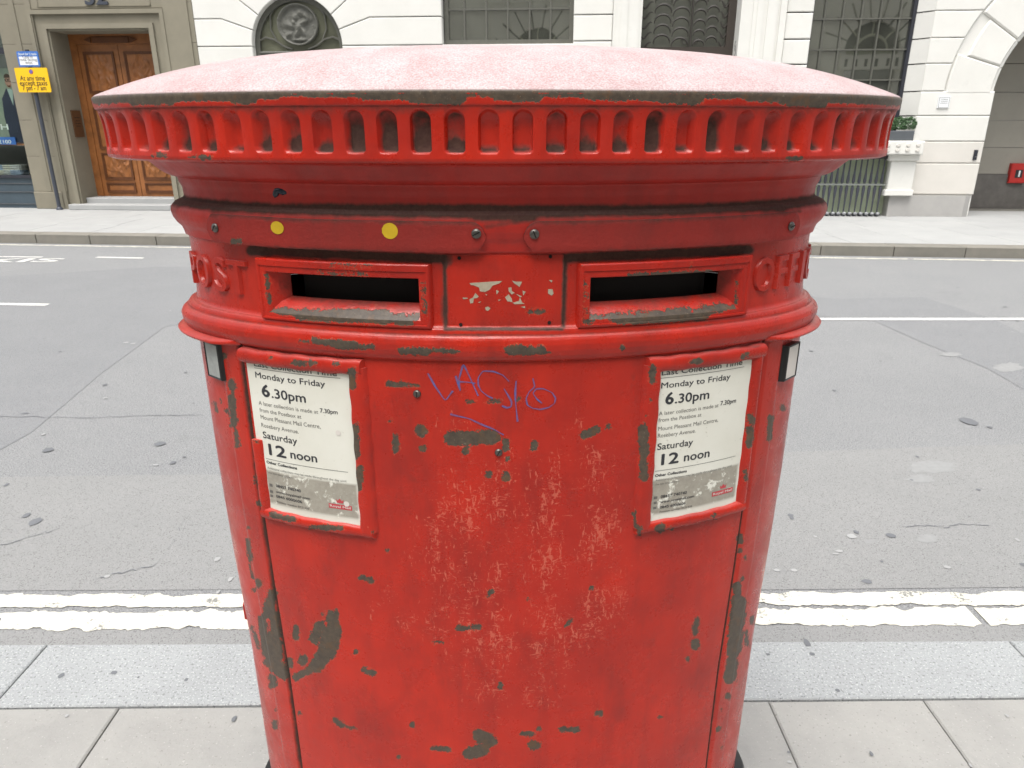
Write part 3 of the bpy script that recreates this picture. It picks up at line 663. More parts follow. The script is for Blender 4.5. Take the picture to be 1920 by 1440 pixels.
def notice(side):
    sg = -1 if side == 'L' else 1
    o0 = -.0862 + .0012; so, si = .3815, .1860; zt_, zb_ = -.2915, -.5640; wd = .0225
    fr = empty('notice_frame', (0, 0, 0)); fr.parent = box
    fo = sg * (so - wd / 2); fi = sg * (si + wd / 2); top = zt_ - .0105; bot = zb_ + .0095
    bar([(fo - sg * -.007, top), (fi - sg * .0085, top)], .0220, .0175, 'frame_bar', fr, o0)
    bar([(fo - sg * -.004, bot), (fi - sg * .0085, bot)], .0185, .0160, 'frame_bar', fr, o0)
    bar([(fi, top), (fi, bot)], wd, .0170, 'frame_bar', fr, o0)
    if side == 'L': bar([(fo, -.4320), (fo, bot)], .0135, .0150, 'frame_bar', fr, o0)
    else: bar([(fo, top), (fo, bot)], .0145, .0150, 'frame_bar', fr, o0)
    # card
    po = o0 + .0045; s0, s1 = sorted((sg * (so - .006), sg * (si + .010))); z0, z1 = bot, top
    ns, nz = 40, 60; Sg, Zg = np.meshgrid(np.linspace(s0, s1, ns), np.linspace(z0, z1, nz)); P = surf(Sg, Zg, po).reshape(-1, 3)
    Fc = [(j * ns + i, j * ns + i + 1, (j + 1) * ns + i + 1, (j + 1) * ns + i) for j in range(nz - 1) for i in range(ns - 1)]
    wz = np.clip((-.4790 - Zg) / .002, 0, 1) * np.clip((Zg + .5380) / .003, 0, 1) * np.clip((Sg - s0 - .010) / .003, 0, 1) * np.clip((s1 - .014 - Sg) / .004, 0, 1)
    card = mk('notice_card', P, Fc, M['card'], box, attrs={'worn': wz.ravel()}, smooth=True)
    ox, oy = (360, 620) if side == 'L' else (1140, 620); to = po + .0005
    def P2(x, y): return px2s(ox + x / 3.6, oy + y / 3.6, to)
    if side == 'L':
        T = [('Last Collection Time', 420, 238, 980, 36, 'ink', .006), ('Monday to Friday', 430, 315, 900, 38, 'ink', .006), ('6', 478, 440, 525, 76, 'ink', .018), ('.30pm', 540, 452, 768, 60, 'ink', .009),
             ('A later collection is made at', 452, 498, 852, 25, 'ink_grey', .0), ('7.30pm', 866, 552, 985, 28, 'ink', .008), ('from the Postbox at', 457, 545, 738, 25, 'ink_grey', 0),
             ('Mount Pleasant Mail Centre,', 465, 594, 868, 26, 'ink_grey', 0), ('Rosebery Avenue.', 470, 648, 720, 26, 'ink_grey', 0), ('Saturday', 482, 722, 710, 42, 'ink', .006),
             ('12', 525, 836, 635, 70, 'ink', .016), ('noon', 668, 860, 845, 55, 'ink', .010), ('Other Collections', 505, 893, 708, 17, 'ink', .02),
             ('Additional collections may be made throughout the day until', 510, 930, 1040, 14, 'ink_grey', 0), ('the last time shown.', 515, 962, 680, 13, 'ink_grey', 0),
             ('08457 740740', 568, 1055, 735, 18, 'ink', .01), ('www.royalmail.com', 568, 1093, 795, 16, 'ink', .01), ('0845 6000606', 570, 1125, 742, 17, 'ink', .01), ('Position number EC3 320', 575, 1160, 790, 12, 'ink', 0)]
        rules = [(420, 250, 1002, 323), (500, 862, 1055, 960)]; logo = (925, 1080, 1155, 1190); icons = [(525, 1025, 545, 1050), (528, 1068, 548, 1092), (530, 1100, 548, 1120)]
    else:
        T = [('Last Collection Time', 362, 302, 905, 36, 'ink', .006), ('Monday to Friday', 358, 390, 825, 38, 'ink', .006), ('6', 388, 497, 438, 76, 'ink', .018), ('.30pm', 452, 490, 680, 60, 'ink', .009),
             ('A later collection is made at', 343, 573, 745, 25, 'ink_grey', 0), ('7.30pm', 758, 505, 862, 28, 'ink', .008), ('from the Postbox at', 340, 618, 630, 25, 'ink_grey', 0),
             ('Mount Pleasant Mail Centre,', 338, 676, 742, 26, 'ink_grey', 0), ('Rosebery Avenue.', 335, 723, 590, 26, 'ink_grey', 0), ('Saturday', 332, 806, 572, 42, 'ink', .006),
             ('12', 360, 906, 472, 70, 'ink', .016), ('noon', 512, 882, 682, 55, 'ink', .010), ('Other Collections', 318, 988, 530, 17, 'ink', .02),
             ('Additional collections may be made throughout the day until', 320, 1018, 830, 14, 'ink_grey', 0), ('the last time shown.', 318, 1045, 480, 13, 'ink_grey', 0),
             ('08457 740740', 355, 1130, 530, 18, 'ink', .01), ('www.royalmail.com', 352, 1165, 580, 16, 'ink', .01), ('0845 6000606', 350, 1202, 522, 17, 'ink', .01), ('Position number EC3 320', 348, 1230, 565, 12, 'ink', 0)]
        rules = [(355, 322, 920, 240), (317, 950, 860, 845)]; logo = (700, 835, 1092, 1118); icons = [(308, 1115, 332, 1138), (308, 1150, 328, 1172), (304, 1185, 326, 1206)]
    for b, x0, y0, x1, h, mt, bo_ in T:
        a, z = P2(x0, y0); _, z2 = P2(x0, y0 - h); c, _ = P2(x1, y0 + (x1 - x0) * (.135 if side == 'L' else -.15)); 
        surf_text(b, a, c, z, z2 - z, to, M[mt], card, 'lettering', bold=bo_)
    def qrect(a, c, z0_, z1_, mt, nm, oo=to):
        n = max(2, int(abs(c - a) / .006) + 1); s_ = np.linspace(a, c, n); V = np.r_[surf(s_, z0_, oo), surf(s_, z1_, oo)]
        mk(nm, V, [(i, i + 1, n + i + 1, n + i) for i in range(n - 1)], mt, card)
    for x0, y0, x1, y1 in rules:
        a, z = P2(x0, y0); c, _ = P2(x1, y1); qrect(a, c, z - .0002, z + .0004, M['ink'], 'rule_line')
    a, _ = P2(logo[0], logo[3]); c, z = P2(logo[1], logo[3]); _, z2 = P2(logo[0], logo[3] - 34)
    zz0 = P2(logo[0], logo[3])[1]; qrect(a, c, zz0 - .001, zz0 + .0065, M['ink_red'], 'logo_bar')
    surf_text('Royal Mail', a + .002, c - .002, zz0 + .0012, .0036, to + .0003, M['white_print'], card, 'lettering', bold=.01)
    # small crown above the bar
    m_ = (a + c) / 2; cr = [(-.005, 0), (.005, 0), (.0062, .006), (.0032, .0036), (0, .0074), (-.0032, .0036), (-.0062, .006)]
    V = surf(m_ + np.array([p[0] for p in cr]), zz0 + .009 + np.array([p[1] for p in cr]), to); mk('crown_emblem', V, [tuple(range(7))], M['ink_red'], card)
    for x0, y0, x1, y1 in icons:
        a, z = P2(x0, y1); c, _ = P2(x1, y1); _, z2 = P2(x0, y0); qrect(a, c, z, z + (z2 - z) * .75, M['ink_grey'], 'icon')
notice('L'); notice('R')
# screw heads in the notice corners / enamel pimples
for p in ((634, 812), (650, 945)): disc('white_stud', *p, 5, -.0795, M['white_print'], box)
# --- small label holders on the sides
def side_label(sg):
    sc, z0 = px2s(399, 676, -.075) if sg < 0 else px2s(1485, 678, -.075); w_, h_ = .0190, .0280; o_ = -.0855
    m = MB(); ring_ = []
    for e, dep in ((0, -.006), (0, .0115), (.0022, .0125), (.0030, .0108)):
        ring_.append([(sc + a * (w_ - e), z0 + b * (h_ - e), o_ + dep) for a, b in ((-1, -1), (1, -1), (1, 1), (-1, 1))])
    V = [surf(*p) for r_ in ring_ for p in r_]; m.add(V, [(j * 4 + i, j * 4 + (i + 1) % 4, (j + 1) * 4 + (i + 1) % 4, (j + 1) * 4 + i) for j in range(3) for i in range(4)])
    f = m.build('label_holder', M['black'], box)
    mk('label_card', [surf(*p) for p in ring_[3]], [(0, 1, 2, 3)], M['grey_card'] if sg < 0 else M['white_print'], f)
side_label(-1); side_label(1)
# hinges at the sides
for sg, zs in ((-1, (-.695, -.835)), (1, (-.695,))):
    for z0 in zs:
        m = MB(); s0 = sg * .560; V = surf([s0 - .010, s0 + .010, s0 + .007, s0 - .007] * 2, [z0 - .016] * 4 + [z0 + .016] * 4, [-.10, -.10, -.0885, -.0885] * 2)
        m.add(list(V), [(0, 1, 2, 3), (4, 7, 6, 5), (0, 4, 5, 1), (1, 5, 6, 2), (2, 6, 7, 3), (3, 7, 4, 0)]); m.build('hinge', M['red_dull'], box)
for p in ((782, 738), (935, 848)): screw(*p, lowoff(-.46) + .0015, .0052, mt='steel', parent=door)

# --- marker scrawl on the door
GF = [[(455,320),(500,400),(560,485),(605,425)], [(622,335),(652,432),(640,360),(668,262),(715,360),(757,455)], [(640,370),(690,372),(740,380)],
      [(942,368),(905,330),(850,308),(785,306),(757,345),(757,390),(775,425),(812,455),(845,470)], [(912,412),(935,450),(958,490),(955,520),(930,527),(900,515)],
      [(985,365),(980,420),(980,480),(988,560),(993,610)], [(1085,350),(1097,400),(1062,432),(1044,470),(1052,510),(1085,530),(1130,537),(1180,525),(1215,500),(1222,470),(1200,435),(1150,412),(1105,412),(1085,440),(1110,475),(1140,500)],
      [(590,565),(640,578),(700,590),(780,628),(850,655),(910,690)]]
m = MB(); og = lowoff(-.42) + .0026
for gi, g in enumerate(GF):
    q = np.array([px2s(660 + x / 3.2, 600 + y / 3.2, og) for x, y in g]); n = (len(q) - 1) * 6 + 1; tq = np.linspace(0, len(q) - 1, n)
    q = np.stack([np.interp(tq, range(len(q)), q[:, k]) for k in (0, 1)], -1); q = np.r_[q[:1], (q[:-2] + 2 * q[1:-1] + q[2:]) / 4, q[-1:]]
    Tn = np.gradient(q, axis=0); Tn /= np.linalg.norm(Tn, axis=1)[:, None] + 1e-9; Nn = np.stack([-Tn[:, 1], Tn[:, 0]], -1)
    wd = (.00105 if gi not in (3, 6) else .0008) * (1 + .35 * np.sin(tq * 2.3 + gi)); V = []
    for e in (-1, 1): P_ = q + Nn * (wd * e)[:, None]; V += list(surf(P_[:, 0], P_[:, 1], og))
    m.add(V, [(i, i + 1, n + i + 1, n + i) for i in range(n - 1)])
m.build('marker_scrawl', M['ink_blue'], door)

#@@BACKGROUND@@
# ================================================================== GROUND AND STREET
def stone(name, c1, c2, rough=.8, scale=3, bs=90, b=.35, bdist=.004, speck=None):
    m, nt, p = mat(name); k = N(nt); v = k.obj()
    oi = k.n('ShaderNodeObjectInfo').outputs['Random']
    f = k.ramp(k.noise(v, scale, 7, .65), .3, .7)
    f = k.math('ADD', k.math('MULTIPLY', f, .7), k.math('MULTIPLY', oi, .3))
    c = k.mix(f, c1, c2)
    if speck:
        c = k.mix(k.ramp(k.noise(v, speck[0], 2, .5), speck[1], speck[1] + .05), c, speck[2])
        c = k.mix(k.ramp(k.noise(v, speck[0] * .8, 2, .5), 1 - speck[1], .95 - speck[1]), c, speck[3])
    c = k.mix(k.math('MULTIPLY', k.ramp(k.noise(v, scale * 2.2, 8, .7), .60, .78), .30), c, tuple(x * .5 for x in c1))
    k.l(c, p.inputs['Base Color']); p.inputs['Roughness'].default_value = rough
    k.l(k.bump(k.noise(v, bs, 5, .65), b, bdist), p.inputs['Normal']); return m
M['asphalt'] = stone('asphalt', (.225, .230, .235), (.19, .196, .203), .85, 1.1, 110, .8, .006, (190, .58, (.34, .34, .33), (.11, .112, .12)))
M['asphalt_dark'] = stone('dark_asphalt', (.212, .218, .226), (.185, .192, .201), .85, 2, 160, .5, .004, (220, .60, (.27, .26, .25), (.08, .08, .085)))
M['asphalt_pale'] = stone('pale_asphalt', (.240, .242, .242), (.210, .214, .214), .85, 2, 160, .5, .004, (260, .60, (.31, .31, .30), (.12, .12, .12)))
M['granite'] = stone('granite', (.32, .335, .34), (.27, .282, .288), .75, 5, 130, .5, .004, (170, .60, (.44, .46, .465), (.18, .188, .195)))
M['york'] = stone('paving_stone', (.325, .322, .306), (.245, .243, .235), .8, 4.5, 45, .5, .006, (150, .66, (.35, .345, .33), (.22, .215, .205)))
M['joint'] = stone('paving_joint', (.19, .185, .165), (.12, .115, .10), .9, 20)
M['pave_far'] = stone('far_paving_stone', (.36, .365, .36), (.30, .305, .305), .8, 2, 40, .3, .004)
M['kerb_far'] = stone('kerb_stone', (.23, .215, .185), (.16, .155, .135), .85, 4, 60, .4, .004)
def road_paint(name, col):
    m, nt, p = mat(name); k = N(nt); v = k.obj()
    wn_ = k.math('ADD', k.math('MULTIPLY', k.noise(v, 9, 5, .6), .55), k.math('MULTIPLY', k.noise(v, 90, 4, .7), .45))
    c = k.mix(k.ramp(k.noise(v, 30, 5, .7), .35, .7), col, tuple(x * .80 for x in col)); c = k.mix(k.ramp(wn_, .565, .60), c, (.20, .20, .19)); k.l(c, p.inputs['Base Color']); p.inputs['Roughness'].default_value = .7
    k.l(k.bump(k.noise(v, 110, 4), .4, .003), p.inputs['Normal']); return m
M['paint_white'] = road_paint('road_paint_white', (.62, .62, .60))
M['paint_yellow'] = road_paint('road_paint_pale_yellow', (.64, .625, .54))
M['gum'] = simple('chewing_gum', (.34, .345, .345), .8); M['gum_dark'] = simple('oil_spot', (.145, .152, .165), .7)
RZ = -.105
def line(pa, pb, z):      # ground line through two pixels -> (slope, intercept) y = a + b x
    (x0, y0), (x1, y1) = ground(*pa, z), ground(*pb, z); b = (y1 - y0) / (x1 - x0); return y0 - b * x0, b
kA, kB = line((300, 1206), (1600, 1201), 0)          # near kerb, outer edge
iA, iB = line((300, 1323), (1600, 1310), 0)          # near kerb, inner edge
fA, fB = line((160, 458), (1730, 482), RZ)           # foot of the far kerb
al = math.atan((12.80 - 13.90) / 14.57); CA, SA = math.cos(al), math.sin(al); OY = 13.32   # far facades
def fpx(px, py, w=0.0):
    """pixel -> (u,z) on the far facade plane (w metres in front of it)"""
    d = ray(px, py); n = np.array([SA, -CA]); k = (n @ np.array([0, OY]) + w) / (n @ d[:2]); X, Y = d[0] * k, d[1] * k
    return X * CA + (Y - OY) * SA, d[2] * k + CAMZ
XL, XR = -26.0, 26.0
def quadstrip(name, A0, B0, A1, B1, z, mt, n=60, kind=None, x0=XL, x1=XR):
    xs = np.linspace(x0, x1, n); V = [(x, A0 + B0 * x, z) for x in xs] + [(x, A1 + B1 * x, z) for x in xs]
    o = mk(name, V, [(i, i + 1, n + i + 1, n + i) for i in range(n - 1)], mt); 
    if kind: o['kind'] = kind
    return o
mk('ground', [(-160, -60, RZ - .25), (160, -60, RZ - .25), (160, 200, RZ - .25), (-160, 200, RZ - .25)], [(0, 1, 2, 3)], M['asphalt'])['kind'] = 'structure'
road = quadstrip('road', kA, kB, fA, fB, RZ, M['asphalt'], kind='structure')
# near pavement: bedding sheet, slabs and kerb stones as pieces
pav = quadstrip('pavement', -2.6, 0, iA, iB, -.022, M['joint'], kind='structure')
kerb = quadstrip('kerb', iA, iB, kA - .004, kB, -.020, M['joint'], kind='structure')
mk('kerb_core', [(x, kA - .012 + kB * x, z) for x in (XL, XR) for z in (RZ - .02, -.020)], [(0, 2, 3, 1)], M['joint'], kerb)
def slab(poly, z, th, mt, name, parent, g=.003):
    P_ = np.array(poly, float); n = len(P_); c = P_.mean(0); Q = c + (P_ - c) * (1 - g * 2 / max(.2, np.ptp(P_[:, 0]))); 
    Q = []
    ar = sum(P_[i][0] * P_[(i + 1) % n][1] - P_[(i + 1) % n][0] * P_[i][1] for i in range(n)); P_ = P_ if ar > 0 else P_[::-1]
    def inset(d):
        out = []
        for i in range(n):
            a, b, e = P_[i - 1], P_[i], P_[(i + 1) % n]; e1 = (b - a) / np.linalg.norm(b - a); e2 = (e - b) / np.linalg.norm(e - b)
            n1 = np.array([-e1[1], e1[0]]); n2 = np.array([-e2[1], e2[0]]); m_ = n1 + n2; m_ /= max(.5, m_ @ n1); out.append(b + m_ * d)
        return out
    I1, I2 = inset(g), inset(g + .004)
    V = [(p[0], p[1], z - th) for p in I1] + [(p[0], p[1], z - .004) for p in I1] + [(p[0], p[1], z) for p in I2]
    Fc = [(j * n + i, j * n + (i + 1) % n, (j + 1) * n + (i + 1) % n, (j + 1) * n + i) for j in (0, 1) for i in range(n)] + [tuple(range(2 * n, 3 * n))]
    return mk(name, V, Fc, mt, parent)
# kerb stones (joint seen at the left and the right)
xj = [ground(40, 1262)[0], ground(1935, 1245)[0]]; xs = [xj[0] - 2.4, xj[0] - 1.2, xj[0], xj[1], xj[1] + 1.3, xj[1] + 2.6]
for a, b in zip(xs[:-1], xs[1:]):
    slab([(a, iA + iB * a), (b, iA + iB * b), (b, kA + kB * b), (a, kA + kB * a)], 0, RZ * -1 + .02, M['granite'], 'kerb_stone', kerb, .0020)
# paving slabs, first course measured at the joints seen
j1 = [ground(215, 1338)[0], ground(1447, 1326)[0], ground(1758, 1348)[0]]
wS = (j1[2] - j1[1]); mid = (j1[0] + j1[1]) / 2
course = [j1[0] - 1.7, j1[0] - .85, j1[0], mid - .06, j1[1], j1[2], j1[2] + .7, j1[2] + 1.5]
yb = iA
rows_y = [0, -.62, -1.25, -1.9, -2.6, -3.3]
for r_ in range(5):
    sh = [0, .3, -.2, .25, 0][r_]
    for a, b in zip(course[:-1], course[1:]):
        a, b = a + sh, b + sh
        slab([(a, iA + iB * a + rows_y[r_] - .003), (b, iA + iB * b + rows_y[r_] - .003), (b, iA + iB * b + rows_y[r_ + 1]), (a, iA + iB * a + rows_y[r_ + 1])], random.uniform(-.0015, .0015), .03, M['york'], 'paving_slab', pav, .0016)
# far pavement and kerb
ZF = RZ + .13
fpv = quadstrip('far_pavement', fA + .30, fB, fA + 5.6, fB, ZF - .008, M['joint'], kind='structure')
def upt(x, off=0): return fA + fB * x + off
fk = quadstrip('far_kerb', fA + .005, fB, fA + .31, fB, ZF - .02, M['joint'], kind='structure')
xs = [-11.5]
for q in (63, 170, 300): xs.append(ground(q, 440, ZF)[0])
xs += [-4.3, -2.6, -1.0, .5, 2.0, 3.5]
for q in (1566, 1703, 1835): xs.append(ground(q, 470, ZF)[0])
xs += [xs[-1] + 1.2, xs[-1] + 2.4]; xs = sorted(xs)
for a, b in zip(xs[:-1], xs[1:]):
    slab([(a, upt(a)), (b, upt(b)), (b, upt(b, .30)), (a, upt(a, .30))], ZF, .14, M['kerb_far'], 'kerb_stone', fk, .006)
x = -12.0; r_ = 0
for r_ in range(5):
    y0, y1 = .31 + r_ * .86, .31 + (r_ + 1) * .86; x = -12.2 + (r_ % 2) * .4
    while x < 11.6:
        wd = random.choice((.7, .9, 1.05, 1.2)); a, b = x, x + wd
        slab([(a, upt(a, y0)), (b, upt(b, y0)), (b, upt(b, y1)), (a, upt(a, y1))], ZF + random.uniform(-.001, .001), .03, M['pave_far'], 'paving_slab', fpv, .005); x = b
# painted markings: thin ragged sheets
def marking(name, pa, pb, wpx_fn, mt, label, cat, z=RZ + .004, x0=None, x1=None, w_=.08, rag=.006, n=None, worn=None, step=.02):
    a, b = line(pa, pb, z); xs = np.arange(x0, x1, step); V = []; n = len(xs)
    r1 = np.convolve(RNG.normal(size=n + 8), np.ones(4) / 2, 'same')[4:-4] * rag * .6 + RNG.normal(size=n) * rag * .3
    r2 = np.convolve(RNG.normal(size=n + 8), np.ones(4) / 2, 'same')[4:-4] * rag * .6 + RNG.normal(size=n) * rag * .3
    cy = a + b * xs
    if rag > .005:
        for _ in range(int((x1 - x0) * 3)):
            c_ = RNG.uniform(x0, x1); bb = RNG.uniform(.015, .09); dd_ = RNG.uniform(.003, .014) * np.exp(-((xs - c_) / bb) ** 2)
            if RNG.random() < .6: r1 = r1 + dd_
            else: r2 = r2 - dd_
    V = [(x, y - w_ / 2 + q, z) for x, y, q in zip(xs, cy, r1)] + [(x, y + w_ / 2 + q, z) for x, y, q in zip(xs, cy, r2)]
    Fc = [(i, i + 1, n + i + 1, n + i) for i in range(n - 1)]
    return tag(mk(name, V, Fc, mt), label, cat)
zy = RZ + .004
def midw(y0, y1): return abs(ground(960, y0, zy)[1] - ground(960, y1, zy)[1])
g1 = marking('yellow_line', (200, 1126), (1650, 1122), None, M['paint_yellow'], 'far one of the two pale yellow lines beside the near kerb', 'road marking', x0=-4, x1=4, w_=midw(1113, 1137), rag=.006, step=.012)
xb = ground(1829, 1150, zy)[0]
g2 = marking('yellow_line', (200, 1163), (1650, 1156), None, M['paint_yellow'], 'near one of the two pale yellow lines, closest to the granite kerb', 'road marking', x0=-4, x1=xb - .012, w_=midw(1145, 1178), rag=.008, step=.012)
g3 = marking('yellow_line', (200, 1163), (1650, 1156), None, M['paint_yellow'], 'short right piece of the broken near yellow line after its gap', 'road marking', x0=xb + .012, x1=4, w_=midw(1145, 1178), rag=.006, step=.012)
xe = ground(90, 571, zy)[0]
marking('white_line', (20, 570), (80, 571), None, M['paint_white'], 'white centre line dash ending left of the pillar box', 'road marking', x0=xe - 2.6, x1=xe, w_=.085, rag=.002)
xe = ground(1500, 598, zy)[0]
marking('white_line', (1560, 598), (1900, 598), None, M['paint_white'], 'long thin white line crossing the road right of the pillar box', 'road marking', x0=xe, x1=9, w_=.080, rag=.003)
marking('kerb_line', (160, 461), (1730, 486), None, M['paint_yellow'], 'pale line along the foot of the far kerb', 'road marking', x0=-12, x1=12, w_=.06, rag=.012)
xa, xb2 = ground(178, 483, zy)[0], ground(272, 483, zy)[0]
marking('bay_line', (180, 482), (270, 484), None, M['paint_white'], 'short thin white bay line near the far kerb at left', 'road marking', x0=xa, x1=xb2, w_=.08, rag=.004)
marking('bay_line', (0, 481), (80, 482), None, M['paint_white'], 'white bay line just above the painted word at far left', 'road marking', x0=ground(-160, 481, zy)[0], x1=ground(80, 482, zy)[0], w_=.07, rag=.004)
V, Fc = text_geo('TAXIS', .02); V = V.copy(); x1_ = ground(118, 487, zy)[0]; x0_ = x1_ - 2.1; ya = ground(60, 491, zy)[1]; yb2 = ground(60, 484.5, zy)[1]
V[:, 0] = x0_ + V[:, 0] / V[:, 0].max() * (x1_ - x0_); V[:, 1] = ya + V[:, 1] / CAP * (yb2 - ya); V[:, 2] = zy
tag(mk('road_lettering', V, Fc, M['paint_white']), 'painted word TAXIS on the road at far left', 'road lettering')
# repairs in the asphalt
def patchpx(name, pts, mt, label, dz):
    V = [(*ground(x, y, RZ + dz), RZ + dz) for x, y in pts]; o = mk(name, V, [tuple(range(len(V)))], mt); o['kind'] = 'structure'; o['label'] = label; return o
patchpx('road_repair', [(1440, 545), (1560, 560), (1730, 557), (1860, 597), (1990, 660), (1990, 770), (1850, 690), (1725, 640), (1640, 602), (1500, 590)], M['asphalt_dark'], 'dark diagonal trench repair', .002)
patchpx('road_repair', [(-30, 520), (300, 500), (700, 500), (700, 560), (310, 612), (190, 700), (60, 810), (-30, 860)], M['asphalt_dark'], 'darker asphalt at left', .002)
patchpx('road_repair', [(-60, 895), (500, 888), (500, 1105), (-60, 1108)], M['asphalt_pale'], 'paler asphalt strip at left', .002)
patchpx('road_repair', [(1400, 850), (1990, 830), (1990, 1100), (1400, 1106)], M['asphalt_pale'], 'paler asphalt strip at right', .0022)
patchpx('gutter', [(-80, 1180), (2000, 1170), (2000, 1215), (-80, 1222)], M['asphalt_pale'], None, .0016)
def smear(name, cx, cy, rx, ry, mt, dz, n=26, j=.25):
    V = [(*ground(cx + rx * math.cos(g) * (1 + random.uniform(-j, j)), cy + ry * math.sin(g) * (1 + random.uniform(-j, j)), RZ + dz), RZ + dz) for g in np.linspace(0, 2 * math.pi, n, endpoint=False)]
    return V, [tuple(range(n))]
m = MB()
for cx, cy, rx, ry in ((1745, 875, 45, 12), (1725, 898, 26, 8), (1782, 664, 20, 4), (1890, 688, 26, 8), (1740, 1010, 20, 8), (1630, 1015, 10, 4)): m.add(*smear('', cx, cy, rx, ry, None, .003))
m.build('pale_stain', simple('pale_stain', (.27, .275, .275), .85, scale=30), road)
# spots of gum, stuff nobody could count
m = MB(); m2 = MB()
def spot(mb, x, y, z, r):
    n = 8; b = len(mb.V); q = random.uniform(.7, 1.3)
    for k_ in range(n):
        g = 2 * math.pi * k_ / n; mb.V.append((x + r * q * math.cos(g) * random.uniform(.75, 1.2), y + r / q * math.sin(g) * random.uniform(.75, 1.2), z))
    mb.V.append((x, y, z + .0002)); mb.F += [(b + k_, b + (k_ + 1) % n, b + n) for k_ in range(n)]
for _ in range(170):
    y = 2.0 + random.random() ** 1.3 * 7.5; x = random.uniform(-.8, .8) * (y + .5) ; (spot(m, x, y, RZ + .0045, random.uniform(.004, .012)) if random.random() < .55 else spot(m2, x, y, RZ + .0045, random.uniform(.005, .018)))
for _ in range(30): spot(m if random.random() < .5 else m2, random.uniform(-1.6, 1.6), random.uniform(1.05, 1.5), .0022, random.uniform(.004, .010))
for _ in range(12): spot(m2, random.uniform(-1.6, 1.6), random.uniform(1.55, 1.75), .0012, random.uniform(.003, .010))
for px_, py_, r in ((237, 643 + 0, .02), (250, 645, .02), (1488, 1071, .012), (1597, 1007, .02), (1574, 1035, .012), (1775, 1065, .012), (1567, 1040, .01), (1456, 1071, .012), (408, 1050, .014), (432, 1088, .012)): x, y = ground(px_, py_, RZ); spot(m, x, y, RZ + .005, r)
for px_, py_, r in ((66, 980, .030), (1670, 1006, .018), (1482, 967, .012), (1605, 999, .012), (1817, 791, .05), (50, 968, .02), (1504, 1258, .014), (1484, 972, .012), (90, 845, .03), (300, 833, .03)): x, y = ground(px_, py_, RZ); spot(m2, x, y, RZ + .005 if py_ < 1200 else .002, r)
m.build('gum_spots', M['gum'])['kind'] = 'stuff'; m2.build('oil_spots', M['gum_dark'])['kind'] = 'stuff'
# cracks
def crack(pts, z=RZ + .0042, w_=.0025):
    q = [ground(*p, z) for p in pts]; P_ = []
    for a, b in zip(q[:-1], q[1:]):
        for i in range(8): f = i / 8; P_.append((a[0] + (b[0] - a[0]) * f + random.gauss(0, .004), a[1] + (b[1] - a[1]) * f + random.gauss(0, .006)))
    P_ = np.array(P_); n = len(P_); ww = w_ * (.4 + RNG.random(n)); V = [(x, y - a, z) for (x, y), a in zip(P_, ww)] + [(x, y + a, z) for (x, y), a in zip(P_, ww)]
    return V, [(i, i + 1, n + i + 1, n + i) for i in range(n - 1)]
m = MB()
for c in ([(1690, 985), (1740, 986), (1775, 988), (1800, 982), (1862, 985)], [(-20, 779), (150, 783), (300, 778), (390, 777)], [(-20, 1030), (60, 1005), (120, 990)], [(180, 1085), (230, 1072), (290, 1060), (330, 1010), (345, 970)]): m.add(*crack(c))
m.build('road_crack', M['gum_dark'], road)['kind'] = 'stuff'

# ================================================================== BUILDINGS ACROSS THE STREET
M['portland'] = stone('portland_stone', (.72, .715, .68), (.64, .635, .60), .8, 1.6, 50, .2, .004)
M['portland_low'] = stone('stained_portland_stone', (.66, .635, .59), (.56, .54, .50), .8, 1.6, 50, .2, .004)
M['plinth_stone'] = stone('grey_granite_plinth', (.40, .39, .375), (.31, .305, .295), .75, 3, 60, .3, .004)
M['brown_stone'] = stone('brown_sandstone', (.245, .224, .170), (.190, .174, .132), .85, 2.2, 60, .3, .004)
M['frame'] = simple('bronze_window_frame', (.115, .115, .098), .45, var=.2, scale=20)
M['frame_dark'] = simple('dark_window_frame', (.030, .028, .030), .45)
M['frame_blue'] = simple('blue_black_frame', (.028, .030, .040), .45)
M['grille'] = simple('iron_grille', (.045, .040, .035), .5, var=.3, scale=30)
M['relief'] = simple('bronze_relief', (.150, .150, .130), .5, var=.35, scale=12, bump=1.0, bscale=14, bdist=.03)
M['wood'] = simple('oak_door', (.33, .125, .038), .45, var=.4, scale=7, bump=.4, bscale=30)
M['wood_dark'] = simple('oak_door_shadow_line', (.13, .045, .014), .5, var=.3, scale=9)
M['plaque'] = simple('brass_plaque', (.17, .095, .05), .4, var=.3, scale=30, metallic=.4)
M['shopblue'] = simple('blue_grey_stall_riser', (.060, .085, .105), .4, var=.15, scale=5)
M['pole'] = simple('blue_grey_pole', (.055, .062, .080), .4)
M['sign_yellow'] = simple('yellow_sign_plate', (.85, .50, .01), .45, var=.03)
M['sign_blue'] = simple('blue_sign_plate', (.05, .16, .50), .45, var=.05)
M['sign_white'] = simple('white_sign_plate', (.78, .80, .82), .45, var=.03)
M['sign_ink'] = simple('sign_lettering', (.03, .025, .02), .5)
M['sign_red'] = simple('sign_red_ring', (.45, .04, .05), .5)
M['fire_red'] = simple('red_box_paint', (.50, .03, .025), .4)
M['hedge'] = simple('hedge_leaves', (.10, .19, .085), .6, var=.5, scale=30)
M['planter'] = simple('lead_planter', (.09, .10, .11), .6, var=.2)
M['pale_green'] = simple('pale_green_panel', (.60, .68, .48), .6, var=.3, scale=2)
M['passage'] = stone('passage_stone', (.36, .34, .295), (.29, .275, .24), .85, 1.5, 40, .2)
